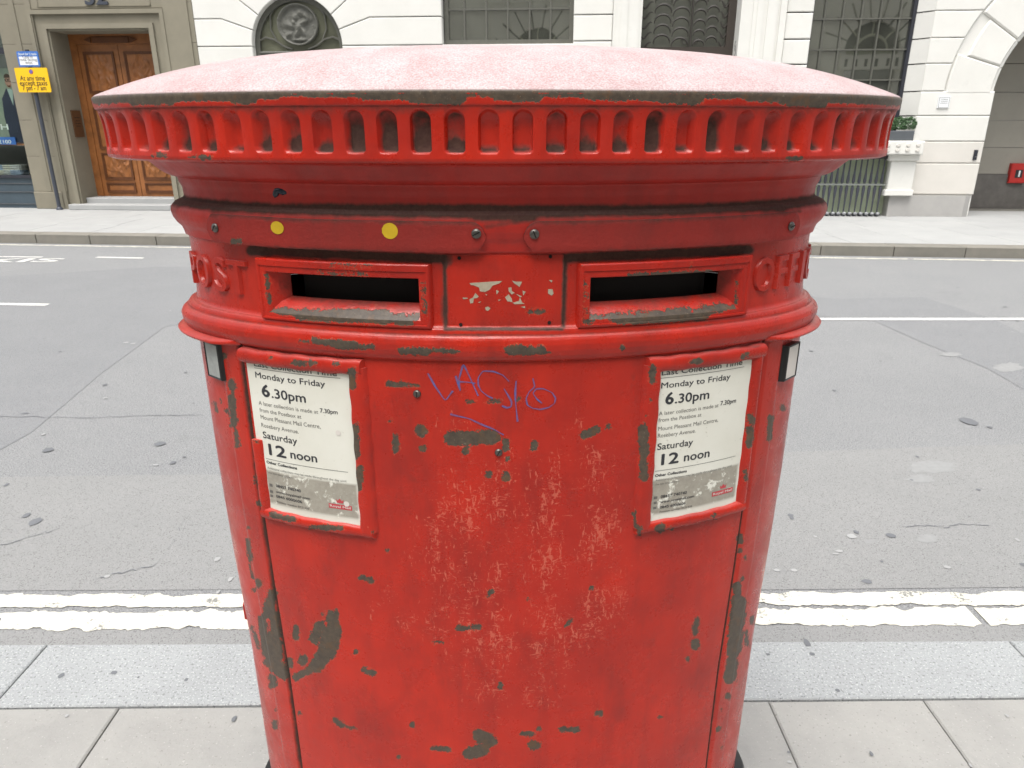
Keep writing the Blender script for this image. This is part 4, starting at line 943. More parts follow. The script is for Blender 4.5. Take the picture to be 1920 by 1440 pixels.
def glass(name, col, rough=.02, ior=1.75):
    m, nt, p = mat(name); k = N(nt); v = k.obj(); c = k.mix(k.ramp(k.noise(v, 1.1, 3), .35, .65), col, tuple(x * .6 for x in col)); k.l(c, p.inputs['Base Color'])
    p.inputs['Roughness'].default_value = rough; p.inputs['IOR'].default_value = ior
    k.l(k.bump(k.noise(v, 1.2, 2), .02, .05), p.inputs['Normal']); return m
M['glass'] = glass('window_glass', (.080, .084, .070), ior=3.0); M['glass_green'] = glass('pale_window_glass', (.16, .165, .115), ior=1.7); M['glass_frost'] = glass('frosted_glass', (.17, .175, .145), .25, 1.6)
def facade_empty(name): return empty(name, (0, OY, ZF), al)
Z0 = ZF
def U(px, py, w=0.): return fpx(px, py, w)[0]
def Zp(px, py, w=0.): return fpx(px, py, w)[1] - Z0
def box_(parent, name, u0, u1, y0, y1, z0, z1, mt, c=0):
    m = MB(); u0, u1 = min(u0, u1), max(u0, u1); z0, z1 = min(z0, z1), max(z0, z1)
    (m.cbox(u0, u1, y0, y1, z0, z1, c) if c else m.box(u0, u1, y0, y1, z0, z1)); return m.build(name, mt, parent)
def courses(parent, u0, u1, zs, y0, y1, mt, gap=.012, c=.012, lens=(1.1, 1.5), phase=0, name='stone_block'):
    for i, (a, b) in enumerate(zip(zs[:-1], zs[1:])):
        x = u0; first = True
        while x < u1 - .01:
            L = lens[(i + phase) % 2] if not first else lens[(i + phase) % 2] * (.55 if (i + phase) % 2 else 1); e = x + L
            if u1 - e < .35: e = u1
            m = MB(); m.cbox(x + gap * .25 * (not first), e - gap * .25 * (e < u1), y0, y1, a + gap / 2, b - gap / 2, c); m.build(name, mt, parent); x = e; first = False
# ---- A: brown stone building with the oak door
bA = tag(facade_empty('stone_building'), 'brown sandstone building with carved oak double door and shop window at left', 'building')
uR = U(366, 60); uD0, uD1 = U(118, 200), U(305, 210); zD = Zp(190, 57)
uD0 = (U(98, 58) + U(140, 340)) / 2; uD1 = (U(281, 60) + U(318, 345)) / 2
uW = (U(21, 127) + U(64, 388)) / 2
zcs = [0, .30, .86, 1.42, 1.98, 2.54]
while zcs[-1] < zD - .4: zcs.append(zcs[-1] + .56)
courses(bA, uW, uD0 - .34, [0, .32, .95, 1.58, 2.21, 2.84, 3.47, 4.1], 0, .5, M['brown_stone'], .004, .003, (3, 3))
courses(bA, uD1 + .34, uR, [0, .32, .95, 1.58, 2.21, 2.84, 3.47, 4.1], 0, .5, M['brown_stone'], .004, .003, (3, 3))
zL = zD + .34
courses(bA, uD0 - .34, uD1 + .34, [zL, zL + .62], 0, .5, M['brown_stone'], .004, .003, (3, 3))
# door surround: moulded architrave
m = MB()
for e0, e1, y in ((.0, .34, .02), (.03, .11, -.02), (.26, .33, -.035)):
    m.box(uD0 - e1, uD0 - e0, y, .5, 0, zD + e1); m.box(uD1 + e0, uD1 + e1, y, .5, 0, zD + e1); m.box(uD0 - e0 , uD1 + e0, y, .5, zD + e0, zD + e1)
m.build('architrave', M['brown_stone'], bA)
# flat raised strips between window and door, thin grooves
for px_ in (26, 57): u = U(px_ * 1.0, 60); box_(bA, 'pilaster_strip', u, u + .10, -.015, .0, .32, 4.1, M['brown_stone'])
box_(bA, 'pilaster_strip', uR - .52, uR - .08, -.02, .0, .32, 4.1, M['brown_stone'])
box_(bA, 'base_course', uW, uD0 - .345, -.03, -.001, 0, .31, M['brown_stone'], .01); box_(bA, 'base_course', uD1 + .345, uR, -.03, -.001, 0, .31, M['brown_stone'], .01)
# number over the door
zq = Zp(180, 12)
m = MB(); m.box(uD0 - .12, uD1 + .12, -.012, 0, zq, zq + .02); m.box(uD0 - .12, uD0 - .10, -.012, 0, zq, 4.1); m.box(uD1 + .10, uD1 + .12, -.012, 0, zq, 4.1); m.build('panel_moulding', M['brown_stone'], bA)
V, Fc = text_geo('32', .02, .04); V = V.copy(); a, b = U(160, 8), U(204, 8); zz_ = Zp(180, 8.5); V = np.stack([a + V[:, 0] / V[:, 0].max() * (b - a), -.02 - V[:, 2] * .4, zz_ + V[:, 1] / CAP * .26], -1)
mk('door_number', V, Fc, M['pole'], bA)
# recess, reveals, steps, door
dd = .52; zS = Zp(240, 368, -dd)
box_(bA, 'reveal', uD0 - .02, uD0 + .001, .022, dd + .1, 0, zD, M['brown_stone']); box_(bA, 'reveal', uD1 - .001, uD1 + .02, .022, dd + .1, 0, zD, M['brown_stone'])
box_(bA, 'step', uD0 + .002, uD1 - .002, .13, dd + .2, 0, zS, M['pave_far'], .01); box_(bA, 'step', uD0 - .18, uD1 - .002, -.16, .128, 0, zS * .5, M['pave_far'], .01)
dz0, dz1 = zS + .002, Zp(200, 67, -dd); u0, u1 = U(134, 75, -dd), uD1 + .0
u0 = (U(134, 80, -dd) + U(178, 350, -dd)) / 2
dr = empty('door', (0, 0, 0)); dr.parent = bA
m = MB(); m.box(u0, u0 + .13, dd - .02, dd + .1, dz0, zD); m.box(u0, u1, dd - .021, dd + .1, dz1 - .14, zD + .02); m.box(uD0, u0, dd + .02, dd + .1, 0, zD + .02); m.build('door_frame', M['wood'], dr)
tz = dz1 - .07; m = MB(); m.cbox(u0 + .45, u0 + 1.15, dd - .045, dd - .022, tz - .055, tz + .055, .01); m.prism([(u0 + .30, tz), (u0 + .43, tz - .05), (u0 + .43, tz + .05)], dd - .05, dd - .022); m.prism([(u0 + 1.30, tz), (u0 + 1.17, tz - .05), (u0 + 1.17, tz + .05)], dd - .05, dd - .022)
m.build('carved_tablet', M['wood_dark'], dr)
um = (U(225, 90, -dd) + U(262, 360, -dd)) / 2; lw = um - (u0 + .13)
for a, b in ((u0 + .132, um - .006), (um + .006, um + lw)):
    lf = box_(dr, 'door_leaf', a, b, dd + .0, dd + .08, dz0, dz1 - .142, M['wood'])
    H = dz1 - .142 - dz0; q = [(.02, .11), (.13, .34), (.37, .66), (.69, .97)]; q = [(.025, .095, 0), (.115, .30, 1), (.325, .60, 0), (.625, .655, 0), (.69, .955, 1)]
    for f0, f1, carved in q:
        m = MB(); za, zb2 = dz0 + H * f0, dz0 + H * f1; e = .09
        for (p0, p1, y) in ((0, .022, -.022), (.022, .045, -.012)):
            m.box(a + e + p0, a + e + p1, dd + y, dd, za + p0, zb2 - p0); m.box(b - e - p1, b - e - p0, dd + y, dd, za + p0, zb2 - p0)
            m.box(a + e + p1, b - e - p1, dd + y, dd, za + p0, za + p1); m.box(a + e + p1, b - e - p1, dd + y, dd, zb2 - p1, zb2 - p0)
        m.build('panel_moulding', M['wood_dark'], lf)
        if carved:
            na, nb = 36, 40; A_, B_ = np.meshgrid(np.linspace(a + e + .05, b - e - .05, na), np.linspace(za + .05, zb2 - .05, nb)); h = np.zeros_like(A_); rg = np.random.default_rng(int(a * 50 + f0 * 9) % 97)
            for _ in range(26):
                cx, cz = rg.uniform(a + e + .08, b - e - .08), rg.uniform(za + .08, zb2 - .08); sx_, sz_ = rg.uniform(.012, .04), rg.uniform(.03, .12); th_ = rg.normal() * .5
                dx_, dz_ = (A_ - cx) * math.cos(th_) - (B_ - cz) * math.sin(th_), (A_ - cx) * math.sin(th_) + (B_ - cz) * math.cos(th_); h = np.maximum(h, .035 * np.exp(-(dx_ / sx_) ** 2 - (dz_ / sz_) ** 2))
            V = np.stack([A_, dd - .004 - h, B_], -1).reshape(-1, 3); mk('carved_panel', V, [(j * na + i, j * na + i + 1, (j + 1) * na + i + 1, (j + 1) * na + i) for j in range(nb - 1) for i in range(na - 1)], M['wood'], lf, smooth=True)
# plaque on the left reveal
za, zb2 = Zp(140, 257, -.25), Zp(140, 207, -.25)
m = MB(); m.box(uD0 + .002, uD0 + .022, .16, .42, za, zb2); pl = m.build('brass_plaque', M['plaque'], bA)
m = MB(); [m.box(uD0 + .0221, uD0 + .0235, .21 + .02 * (i % 2), .37 - .02 * (i % 2), za + (zb2 - za) * f, za + (zb2 - za) * f + .012) for i, f in enumerate((.72, .6, .5, .4))]; pm = m.build('engraved_lines', M['sign_ink'], pl); pm['kind'] = 'stuff'
# plain wall behind and above
wd_ = MB(); wd_.box(-16, uW - 2.6, .05, 1, 0, 14); wd_.box(-16, uR - .002, .35, 1.2, 4.05, 14); wd_.box(uW - .02, uD0 - .03, .36, 1, 0, 4.05); wd_.box(uD1 + .03, uR - .002, .36, 1, 0, 4.05); wd_.box(uD0 - .04, uD1 + .04, .36, 1, zD + .1, 4.05)
wd_.build('upper_wall', M['brown_stone'], bA)
# shop window
uS0 = uW - 2.6; zs0, zs1 = Zp(30, 334), 4.1
sw = empty('shop_window', (0, 0, 0)); sw.parent = bA
box_(sw, 'stall_riser', uS0, uW - .003, .10, .4, 0, zs0, M['shopblue'])
for f in (.12, .52, .8): box_(sw, 'riser_moulding', uS0, uW - .004, .085, .099, zs0 * f, zs0 * f + .018, M['planter'])
box_(sw, 'window_frame', uW - .05, uW - .003, .08, .16, zs0, zs1, M['frame_blue']); box_(sw, 'window_frame', uS0, uW - .05, .08, .16, Zp(15, 100), Zp(15, 88), M['frame_blue']); box_(sw, 'window_sill', uS0, uW - .051, .06, .18, zs0, zs0 + .05, M['frame_blue'])
gm, gnt, gp = mat('shop_glass'); gp.inputs['Transmission Weight'].default_value = 1; gp.inputs['Roughness'].default_value = .01; gp.inputs['IOR'].default_value = 1.12; gp.inputs['Base Color'].default_value = (.85, .9, .88, 1)
box_(sw, 'pane', uS0, uW - .05, .115, .125, zs0 + .05, zs1, gm)
box_(sw, 'display_back', uS0, uW - .003, .95, .99, 0, zs1, simple('shop_back', (.13, .14, .13), .7)); box_(sw, 'display_floor', uS0, uW - .003, .13, .95, zs0 - .1, zs0 + .02, simple('shop_floor', (.25, .22, .17), .6))
zsh = Zp(30, 270); box_(sw, 'display_shelf', uS0, uW - .055, .2, .9, zsh - .03, zsh, simple('shelf_wood', (.30, .13, .06), .5))
# poster with a man in a suit
up0, up1 = U(-22, 200, -.22), U(43, 250, -.22); zp0, zp1 = zsh + .02, Zp(20, 128, -.22)
ps = empty('poster', (0, 0, 0)); ps.parent = sw
box_(ps, 'poster_sheet', up0, up1, .22, .235, zp0, zp1, simple('poster_ground', (.16, .20, .16), .5, col2=(.26, .30, .22), scale=4))
pw, ph = up1 - up0, zp1 - zp0
def shp(pts, y, mt, nm): m_ = MB(); m_.prism([(up0 + pw * a, zp0 + ph * b) for a, b in pts], y, .2199); return m_.build(nm, mt, ps)
cxh = (U(14, 155, -.22) - up0) / pw
shp([(cxh - .30, .0), (cxh - .36, .35), (cxh - .30, .60), (cxh - .08, .74), (cxh + .06, .62), (cxh + .16, .73), (cxh + .36, .60), (1.0, .32), (1.0, .0)], .217, simple('navy_suit', (.022, .030, .055), .6), 'printed_suit')
shp([(cxh - .06, .73), (cxh + .04, .50), (cxh + .14, .72)], .2165, simple('pale_shirt', (.35, .45, .40), .6), 'printed_shirt')
shp([(cxh + .03 + .105 * math.cos(g), .83 + .085 * math.sin(g)) for g in np.linspace(0, 2 * math.pi, 18, endpoint=False)], .216, simple('printed_skin', (.42, .24, .17), .6), 'printed_face')
shp([(cxh + .03 + .115 * math.cos(g), .875 + .055 * math.sin(g)) for g in np.linspace(.0, math.pi, 10)], .2155, simple('printed_hair', (.06, .035, .02), .6), 'printed_hair')
shp([(cxh - .03, .80), (cxh - .01, .755), (cxh + .07, .75), (cxh + .11, .80), (cxh + .07, .775), (cxh + .0, .775)], .2155, M['wood_dark'], 'printed_beard')
m = MB(); [m.tube([(up0 + pw * (cxh + .03 + q + .045 * math.cos(g)), .214, zp0 + ph * (.845 + .018 * math.sin(g))) for g in np.linspace(0, 2 * math.pi, 12, endpoint=False)], .006, 5, True) for q in (-.04, .06)]; gg_ = m.build('printed_glasses', M['sign_ink'], ps); gg_['kind'] = 'stuff'
def sign_text(body, u_0, u_1, z0, cap, y, mt, parent, bold=.01, nm='lettering'):
    V, Fc = text_geo(body, 0.0); V = V.copy(); x0, x1 = V[:, 0].min(), V[:, 0].max(); V = np.stack([u_0 + (V[:, 0] - x0) / (x1 - x0) * (u_1 - u_0), np.full(len(V), y), z0 + V[:, 1] / CAP * cap], -1)
    if bold > 0:
        n_ = len(V); sh = cap * bold * 2.6; V = np.concatenate([V + np.array([dx_, -q_ * .0001, dz_]) for q_, (dx_, dz_) in enumerate(((-sh, 0), (sh, 0), (0, sh * .7), (0, -sh * .7)))]); Fc = [tuple(i_ + q_ * n_ for i_ in f_) for q_ in range(4) for f_ in Fc]
    return mk(nm, V, Fc, mt, parent)
white_t = simple('white_lettering', (.8, .85, .8), .5)
sign_text('BRITISH', U(-60, 243, -.21), U(16, 243, -.21), Zp(8, 243, -.21), .095, .2135, white_t, ps)
bs = box_(sw, 'price_sign', U(-30, 262, -.19), U(31, 266, -.19), .17, .185, Zp(10, 271, -.19), Zp(10, 257, -.19), M['sign_blue']); sign_text('2 for £100', U(-28, 266, -.17), U(21, 266, -.17), Zp(10, 269, -.17), .062, .168, white_t, bs)
# folded shirts
for i in range(11):
    cu_, cz_ = U(-18 + (i % 5) * 13, 325, -.35), zs0 + .03 + (i // 5) * .10; m = MB(); rg = random.Random(i)
    n = 14; w0 = .15
    for L in range(3):
        z = cz_ + L * .035; pts = [(cu_ + w0 * math.copysign(abs(math.cos(g)) ** .5, math.cos(g)) * rg.uniform(.85, 1.05), .38 + .13 * math.copysign(abs(math.sin(g)) ** .5, math.sin(g))) for g in np.linspace(0, 2 * math.pi, n, endpoint=False)]
        b = len(m.V); m.V += [(x, y, z) for x, y in pts] + [(x * 1, y, z + .028) for x, y in pts]; m.F += [(b + k_, b + (k_ + 1) % n, b + n + (k_ + 1) % n, b + n + k_) for k_ in range(n)] + [tuple(b + n + k_ for k_ in range(n))]
    sh_ = m.build('folded_shirts', simple('shirt_cloth', [(.5, .52, .5), (.3, .38, .5), (.55, .55, .45)][i % 3], .9, var=.4, scale=25), None)
    sh_.location = (0, OY, ZF); sh_.rotation_euler = (0, 0, al)
    tag(sh_, ('white', 'blue-grey', 'cream')[i % 3] + ' folded shirts, ' + ('bottom', 'middle', 'top')[i // 5] + ' layer, pile ' + ('furthest from', 'second furthest from', 'in the middle of', 'second nearest to', 'nearest to')[i % 5] + (' the display' if i % 5 == 2 else ' the oak door'), 'shirts', 'folded shirts in the shop window')

# ---- sign post
up_, zpt = 0, 0
sp_w = .16
u_b, u_t = U(110, 392, sp_w), U(66, 160, sp_w); us = (u_b + u_t) / 2
pos = tag(facade_empty('sign_post'), 'slim blue-grey post with two parking plates by the oak door', 'sign post')
m = MB(); m.tube([(us, -sp_w, 0), (us, -sp_w, Zp(60, 93, sp_w))], .034, 14); m.lathe((us, -sp_w, 0), [(.06, 0), (.055, .03), (.038, .05)]); m.build('post', M['pole'], pos, auto=40)
def plate_px(x0, x1, y0, y1, mt, nm, w_=.22, r=.02):
    yc_ = (y0 + y1) / 2; a, b = U(x0, yc_, w_), U(x1, yc_, w_); z1_, z0_ = Zp((x0 + x1) / 2, y0, w_), Zp((x0 + x1) / 2, y1, w_)
    pts = []
    for cx, cz, g0 in ((b - r, z1_ - r, 0), (a + r, z1_ - r, 90), (a + r, z0_ + r, 180), (b - r, z0_ + r, 270)):
        for g in (0, 30, 60, 90): pts.append((cx + r * math.cos(R(g0 + g)), cz + r * math.sin(R(g0 + g))))
    m_ = MB(); m_.prism(pts, -w_, -w_ + .012); return m_.build(nm, mt, pos), a, b, z0_, z1_
blp, a, b, z0_, z1_ = plate_px(33, 73, 96, 125, M['sign_blue'], 'blue_plate')
m = MB(); m.box(a + .03, b - .03, -.224, -.2205, z0_ + .025, z1_ - .085); m.build('white_panel', M['sign_white'], blp)
sign_text('Stand for 2 taxis', a + .03, b - .03, z1_ - .062, .036, -.2215, white_t, blp)
for t_, f in (('Cabs to', .60), ('rank facing', .38), ('west', .16)): h_ = (z1_ - z0_); wv = {'Cabs to': .24, 'rank facing': .40, 'west': .17}[t_] * (b - a) ; c_ = (a + b) / 2; sign_text(t_, c_ - wv, c_ + wv, z0_ + h_ * f * .85 + .01, .044, -.2255, M['sign_ink'], blp, .0)
yl, a, b, z0_, z1_ = plate_px(31, 92, 127, 173, M['sign_yellow'], 'yellow_plate')
h_ = z1_ - z0_; wv = b - a; c_ = (a + b) / 2
for t_, f, q in (('At any time', .48, .38), ('except taxis', .28, .42), ('7 pm - 7 am', .08, .36)): sign_text(t_, c_ - wv * q, c_ + wv * q, z0_ + h_ * f, .080, -.2215, M['sign_ink'], yl, .009)
m = MB(); m.prism([(c_ + .038 * math.cos(g), z0_ + h_ * .84 + .038 * math.sin(g)) for g in np.linspace(0, 2 * math.pi, 20, endpoint=False)], -.2225, -.2201); rd = m.build('no_waiting_disc', M['sign_red'], yl)
m = MB(); m.prism([(c_ + .029 * math.cos(g), z0_ + h_ * .84 + .029 * math.sin(g)) for g in np.linspace(0, 2 * math.pi, 20, endpoint=False)], -.2240, -.2226); m.build('blue_centre', M['sign_blue'], rd)
m = MB(); bz = z0_ + h_ * .84; m.prism([(c_ - .024, bz + .018), (c_ - .018, bz + .024), (c_ + .024, bz - .018), (c_ + .018, bz - .024)], -.2250, -.2241); m.build('red_bar', M['sign_red'], rd)

# ---- B: white Portland stone building
bB = tag(facade_empty('portland_building'), 'white Portland stone building with rusticated blocks, arched window and entrance arch', 'building')
PS = M['portland']
rz_ = [Zp(1785, y) for y in (365, 306, 265, 217, 171, 119, 71, 20)]; pit = (rz_[-1] - rz_[2]) / 5
while rz_[-1] < 4.6: rz_.append(rz_[-1] + pit)
zc_all = rz_
def above(z): return [q for q in zc_all if q > z]
uL0 = uR + .004
# lunette window geometry
cu, r_in = (U(474, 96) + U(642, 88)) / 2, (U(642, 88) - U(474, 96)) / 2; zspr = Zp(558, 86); zt_l = Zp(558, -3)
r_in = r_in; r_out = r_in * 1.95; zbot_l = zspr - .32
uW20, uW21 = U(831, 60), U(1075, 60)
def arcpts(cx, cz, r, a0, a1, n): return [(cx + r * math.cos(g), cz + r * math.sin(g)) for g in np.linspace(a0, a1, n)]
zz_ = [0.0] + [q for q in zc_all]
RO = 1.72 * r_in
zrows = [zspr] + [q for q in zz_ if q > zspr + .12]
def jang(z): return math.asin(min(1, (z - zspr) / RO))
rows_ = [(a, b_) for a, b_ in zip(zrows[:-1], zrows[1:]) if b_ - zspr < RO * .985]
for sg in (-1, 1):
    ue = uL0 if sg < 0 else uW20 - .02
    for za, zb_2 in rows_:
        a0, a1 = jang(za), jang(zb_2); g = .008
        pr = arcpts(0, 0, r_in, a0 + g / r_in, a1 - g / r_in, 6)
        pts = [(cu + sg * x, zspr + z) for x, z in pr] + [(cu + sg * RO * math.cos(a1), zb_2 - g)] + [(ue, zb_2 - g), (ue, za + g)] + [(cu + sg * RO * math.cos(a0), za + g)]
        m = MB(); m.prism(pts, 0, .35, .010); m.build('stone_block', PS, bB)
at_ = jang(rows_[-1][1]); zk = rows_[-1][1]; kn = 4; aa = np.linspace(at_, math.pi - at_, kn + 1)
for i in range(kn):
    g = .008; m = MB(); xo = [cu + (zk - zspr + .5) / math.tan(a) if abs(a - math.pi / 2) > 1e-3 else cu for a in (aa[i], aa[i + 1])]
    m.prism(arcpts(cu, zspr, r_in, aa[i] + g / r_in, aa[i + 1] - g / r_in, 5) + [(xo[1] + g, zk + .5), (xo[0] - g, zk + .5)], 0, .35, .01); m.build('voussoir', PS, bB)
m = MB()
bk = arcpts(cu, zspr, r_in + .01, 0, math.pi, 24); bo2 = arcpts(cu, zspr, r_in * 2.2, 0, math.pi, 24)
for i in range(23): m.prism([bk[i], bk[i + 1], bo2[i + 1], bo2[i]], .05, .3)
m.build('wall_core', PS, bB)
lowz = sorted(set([round(q, 4) for q in zz_ if zbot_l < q < zspr - .1] + [zbot_l, zspr]))
for za, zb_2 in zip(lowz[:-1], lowz[1:]):
    for u0_, u1_ in ((uL0, cu - r_in), (cu + r_in, uW20 - .02)): m = MB(); m.cbox(u0_, u1_, 0, .35, za + .008, zb_2 - .008, .01); m.build('stone_block', PS, bB)
lows = [q for q in zz_ if q < zbot_l + .01] + [zbot_l]
courses(bB, uL0, uW20 - .02, sorted(set(round(q, 3) for q in lows)), 0, .35, PS, phase=1)
# lunette frame, glass, medallion, bars
lw_ = empty('arched_window', (0, 0, 0)); lw_.parent = bB; yb_ = .16
m = MB(); outer = arcpts(cu, zspr, r_in - .001, 0, math.pi, 28); inner = arcpts(cu, zspr, r_in - .085, 0, math.pi, 28)
for i in range(27): m.prism([outer[i], outer[i + 1], inner[i + 1], inner[i]], yb_ - .03, yb_ + .06)
m.box(cu - r_in, cu - r_in + .085, yb_ - .03, yb_ + .06, zbot_l, zspr); m.box(cu + r_in - .085, cu + r_in, yb_ - .03, yb_ + .06, zbot_l, zspr); m.box(cu - r_in + .086, cu + r_in - .086, yb_ - .02, yb_ + .06, zbot_l, zspr - .10)
m.tube([(cu - r_in + .08, yb_ - .03, zspr - .09), (cu + r_in - .08, yb_ - .03, zspr - .09)], .022, 8)
fr_ = m.build('window_frame', M['frame'], lw_)
mk('pane', [(p[0], yb_ + .03, p[1]) for p in arcpts(cu, zspr, r_in - .08, 0, math.pi, 28)] + [(cu - r_in + .08, yb_ + .03, zspr - .12), (cu + r_in - .08, yb_ + .03, zspr - .12)], [tuple(range(30))], M['glass_green'], lw_)
mcx, mcz = cu, Zp(559, 44, 0); mrx, mrz = (U(597, 45) - U(521, 45)) / 2, (Zp(558, 5) - Zp(558, 84)) / 2
na, nb = 48, 20; V = [(mcx, yb_ - .06, mcz)]; Fc = []; rg = np.random.default_rng(5)
blobs = [(-.1, .35, .18, .22, .5), (.15, .55, .14, .16, 0), (-.35, -.05, .35, .16, .4), (.3, .1, .4, .10, -.5), (.05, -.1, .22, .3, .6), (-.1, -.45, .12, .35, .5), (.3, -.4, .1, .35, -.4), (0, -.75, .4, .08, 0), (.45, .4, .2, .12, .8), (-.5, -.5, .25, .1, -.6), (-.2, .1, .15, .2, 0)]
for j in range(1, nb + 1):
    for i in range(na):
        g = 2 * math.pi * i / na; f = j / nb; x, z = f * math.cos(g), f * math.sin(g); h = 0
        for bx0, bz0, sx_, sz_, th_ in blobs: dx_, dz_ = (x - bx0) * math.cos(th_) - (z - bz0) * math.sin(th_), (x - bx0) * math.sin(th_) + (z - bz0) * math.cos(th_); h = max(h, .07 * math.exp(-(dx_ / sx_) ** 2 - (dz_ / sz_) ** 2))
        if f > .9: h = .06
        V.append((mcx + x * mrx, yb_ - .01 - h, mcz + z * mrz))
Fc = [(0, 1 + (i + 1) % na, 1 + i) for i in range(na)] + [(1 + (j - 1) * na + i, 1 + (j - 1) * na + (i + 1) % na, 1 + j * na + (i + 1) % na, 1 + j * na + i) for j in range(1, nb) for i in range(na)]
b0 = len(V); V += [(mcx + math.cos(2 * math.pi * i / na) * mrx, yb_ + .028, mcz + math.sin(2 * math.pi * i / na) * mrz) for i in range(na)]; Fc += [(1 + (nb - 1) * na + i, 1 + (nb - 1) * na + (i + 1) % na, b0 + (i + 1) % na, b0 + i) for i in range(na)]
mk('medallion', V, Fc, M['relief'], lw_, smooth=True)
for sg in (-1, 1):
    m = MB(); m.tube([(cu + sg * (r_in * f), yb_ - .01, zspr + r_in * h_) for f, h_ in ((.92, .12), (.75, .19), (.55, .14), (.38, .02), (.18, -.05))], .018, 6); m.build('glazing_bar', M['frame'], lw_)
    m = MB(); m.tube([(cu + sg * (r_in * f), yb_ - .01, zspr + r_in * h_) for f, h_ in ((.50, .10), (.62, .35), (.60, .62), (.45, .82))], .015, 6); m.build('glazing_bar', M['frame'], lw_)
def win(name, u0, u1, z0, z1, vb, hb, frame, gl, yb_=.22, fw=.07, bw=.028, sill=True):
    w_ = empty(name, (0, 0, 0)); w_.parent = bB
    box_(w_, 'pane', u0 + .01, u1 - .01, yb_ + .03, yb_ + .04, z0 + .01, z1, gl)
    m_ = MB(); m_.box(u0, u0 + fw, yb_ - .03, yb_ + .06, z0, z1); m_.box(u1 - fw, u1, yb_ - .03, yb_ + .06, z0, z1); m_.box(u0 + fw, u1 - fw, yb_ - .03, yb_ + .06, z0, z0 + fw); m_.build('window_frame', frame, w_)
    for v_ in vb: box_(w_, 'glazing_bar', v_ - bw / 2, v_ + bw / 2, yb_ - .005, yb_ + .028, z0 + fw, z1, M['frame'])
    for h_ in hb: box_(w_, 'glazing_bar', u0 + fw, u1 - fw, yb_ - .0075, yb_ + .0275, h_ - bw / 2, h_ + bw / 2, M['frame'])
    return w_
w2b = Zp(950, 83, -.2); w2 = win('tall_window', uW20, uW21, w2b, 4.9, [U(q, 50, -.2) for q in (871, 912, 952, 993, 1032)], [Zp(950, 17, -.2), Zp(950, 17, -.2) + .62], M['frame'], M['glass'], .20)
courses(bB, uW20 - .02, uW21 + .02, [0] + [q for q in zc_all if q < w2b - .05] + [w2b - .01], 0, .35, PS)
# pier between window 2 and the grille
uP0, uP1, uG0, uG1 = uW21 + .001, U(1148, 60), U(1203, 50), U(1386, 60)
courses(bB, uP0, uP1, zz_, 0, .35, PS, lens=(3, 3), gap=.016)
m = MB(); wq = uG0 - uP1
for f0, f1, y in ((.0, 1, .0), (.10, .9, -.02), (.25, .50, -.035)): m.box(uP1 + .004 + wq * f0, uP1 + wq * f1, y - .02, .4, 0, 5)
m.build('pilaster', PS, bB)
uG2 = U(1408, 60); uN0, uN1 = U(1472, 50), U(1521, 60)
# grille door bay
gw = empty('grille_window', (0, 0, 0)); gw.parent = bB; gy = .42; u0g, u1g = uG0, uG1; zg0 = Zp(1290, 97, -gy)
box_(gw, 'pane', u0g, u1g, gy + .05, gy + .06, zg0 - .3, 4.9, M['glass_frost'])
m = MB(); m.box(u1g - .13, u1g, gy - .05, gy + .04, 0, 4.9); m.box(u0g, u0g + .03, gy - .05, gy + .04, 0, 4.9); m.box(u0g + .03, u1g - .13, gy - .05, gy + .04, zg0 - .35, zg0 + .07); m.build('window_frame', simple('brown_black_frame', (.050, .040, .033), .45), gw)
box_(gw, 'lower_panel', u0g, u1g, gy - .02, gy + .03, 0, zg0 - .351, M['frame_dark'])
um_ = U(1296, 50, -gy); gl_ = [(um_ - .05, u0g + .06, -1), (um_ + .05, u1g - .15, 1)]
for a, b, sg in gl_:
    W_ = abs(b - a); cw = W_ / 2.4; k_ = 0
    for col_ in range(3):
        for row in range(9):
            zb3 = zg0 + .10 + row * .155 + (.05 if col_ % 2 else 0); ca_ = a + sg * cw * (col_ * .95 + (.42 if col_ else .40)) - sg * .0; rr_ = cw * (.44 if col_ < 2 else .40)
            if col_ == 0 and False: continue
            if col_ < 2: pts = [(ca_ + rr_ * math.cos(g), gy - .01, zb3 + rr_ * .85 * math.sin(g)) for g in np.linspace(-.2, math.pi + .2, 13)]
            else: pts = [(ca_ - rr_ + 2 * rr_ * f, gy - .01, zb3 + .05 * math.cos(f * math.pi * 2.2)) for f in np.linspace(0, 1, 10)]
            m = MB(); m.tube(pts, [(.008 + .012 * math.sin(math.pi * i / (len(pts) - 1))) for i in range(len(pts))], 5); m.build('grille_scroll', M['grille'], gw); k_ += 1
m = MB(); m.tube([(um_ + .0, gy - .02, zg0), (um_ + .0, gy - .02, 4.9)], .018, 6); m.build('grille_bar', M['grille'], gw)
for q in (-1, 1):
    m = MB(); m.tube([(um_ + q * (.10 + .05 * math.cos(g) * (1 - g / 14)), gy - .01, zg0 + .16 + .06 * math.sin(g) * (1 - g / 14)) for g in np.linspace(0, 9, 24)], .008, 5); m.build('grille_scroll', M['grille'], gw)
box_(bB, 'reveal', uG1, uG2 - .001, .0, .5, 0, 5, PS)
m = MB(); pcu, pcz = uG1 - .002, Zp(1390, 88); m.tube([(pcu, .18 + .07 * math.cos(g), pcz + .11 * math.sin(g)) for g in np.linspace(0, 2 * math.pi, 20, endpoint=False)], .007, 5, True); m.build('oval_plaque', M['plinth_stone'], bB)
V, Fc = text_geo('20', .01); V = V.copy(); V = np.stack([np.full(len(V), pcu - .004), .18 + .045 - V[:, 0] / V[:, 0].max() * -.0 - (V[:, 0] / V[:, 0].max()) * .09, pcz - .04 + V[:, 1] / CAP * .08], -1); mk('lettering', V, Fc, M['frame'], bB)
m = MB(); wq = uN0 - uG2
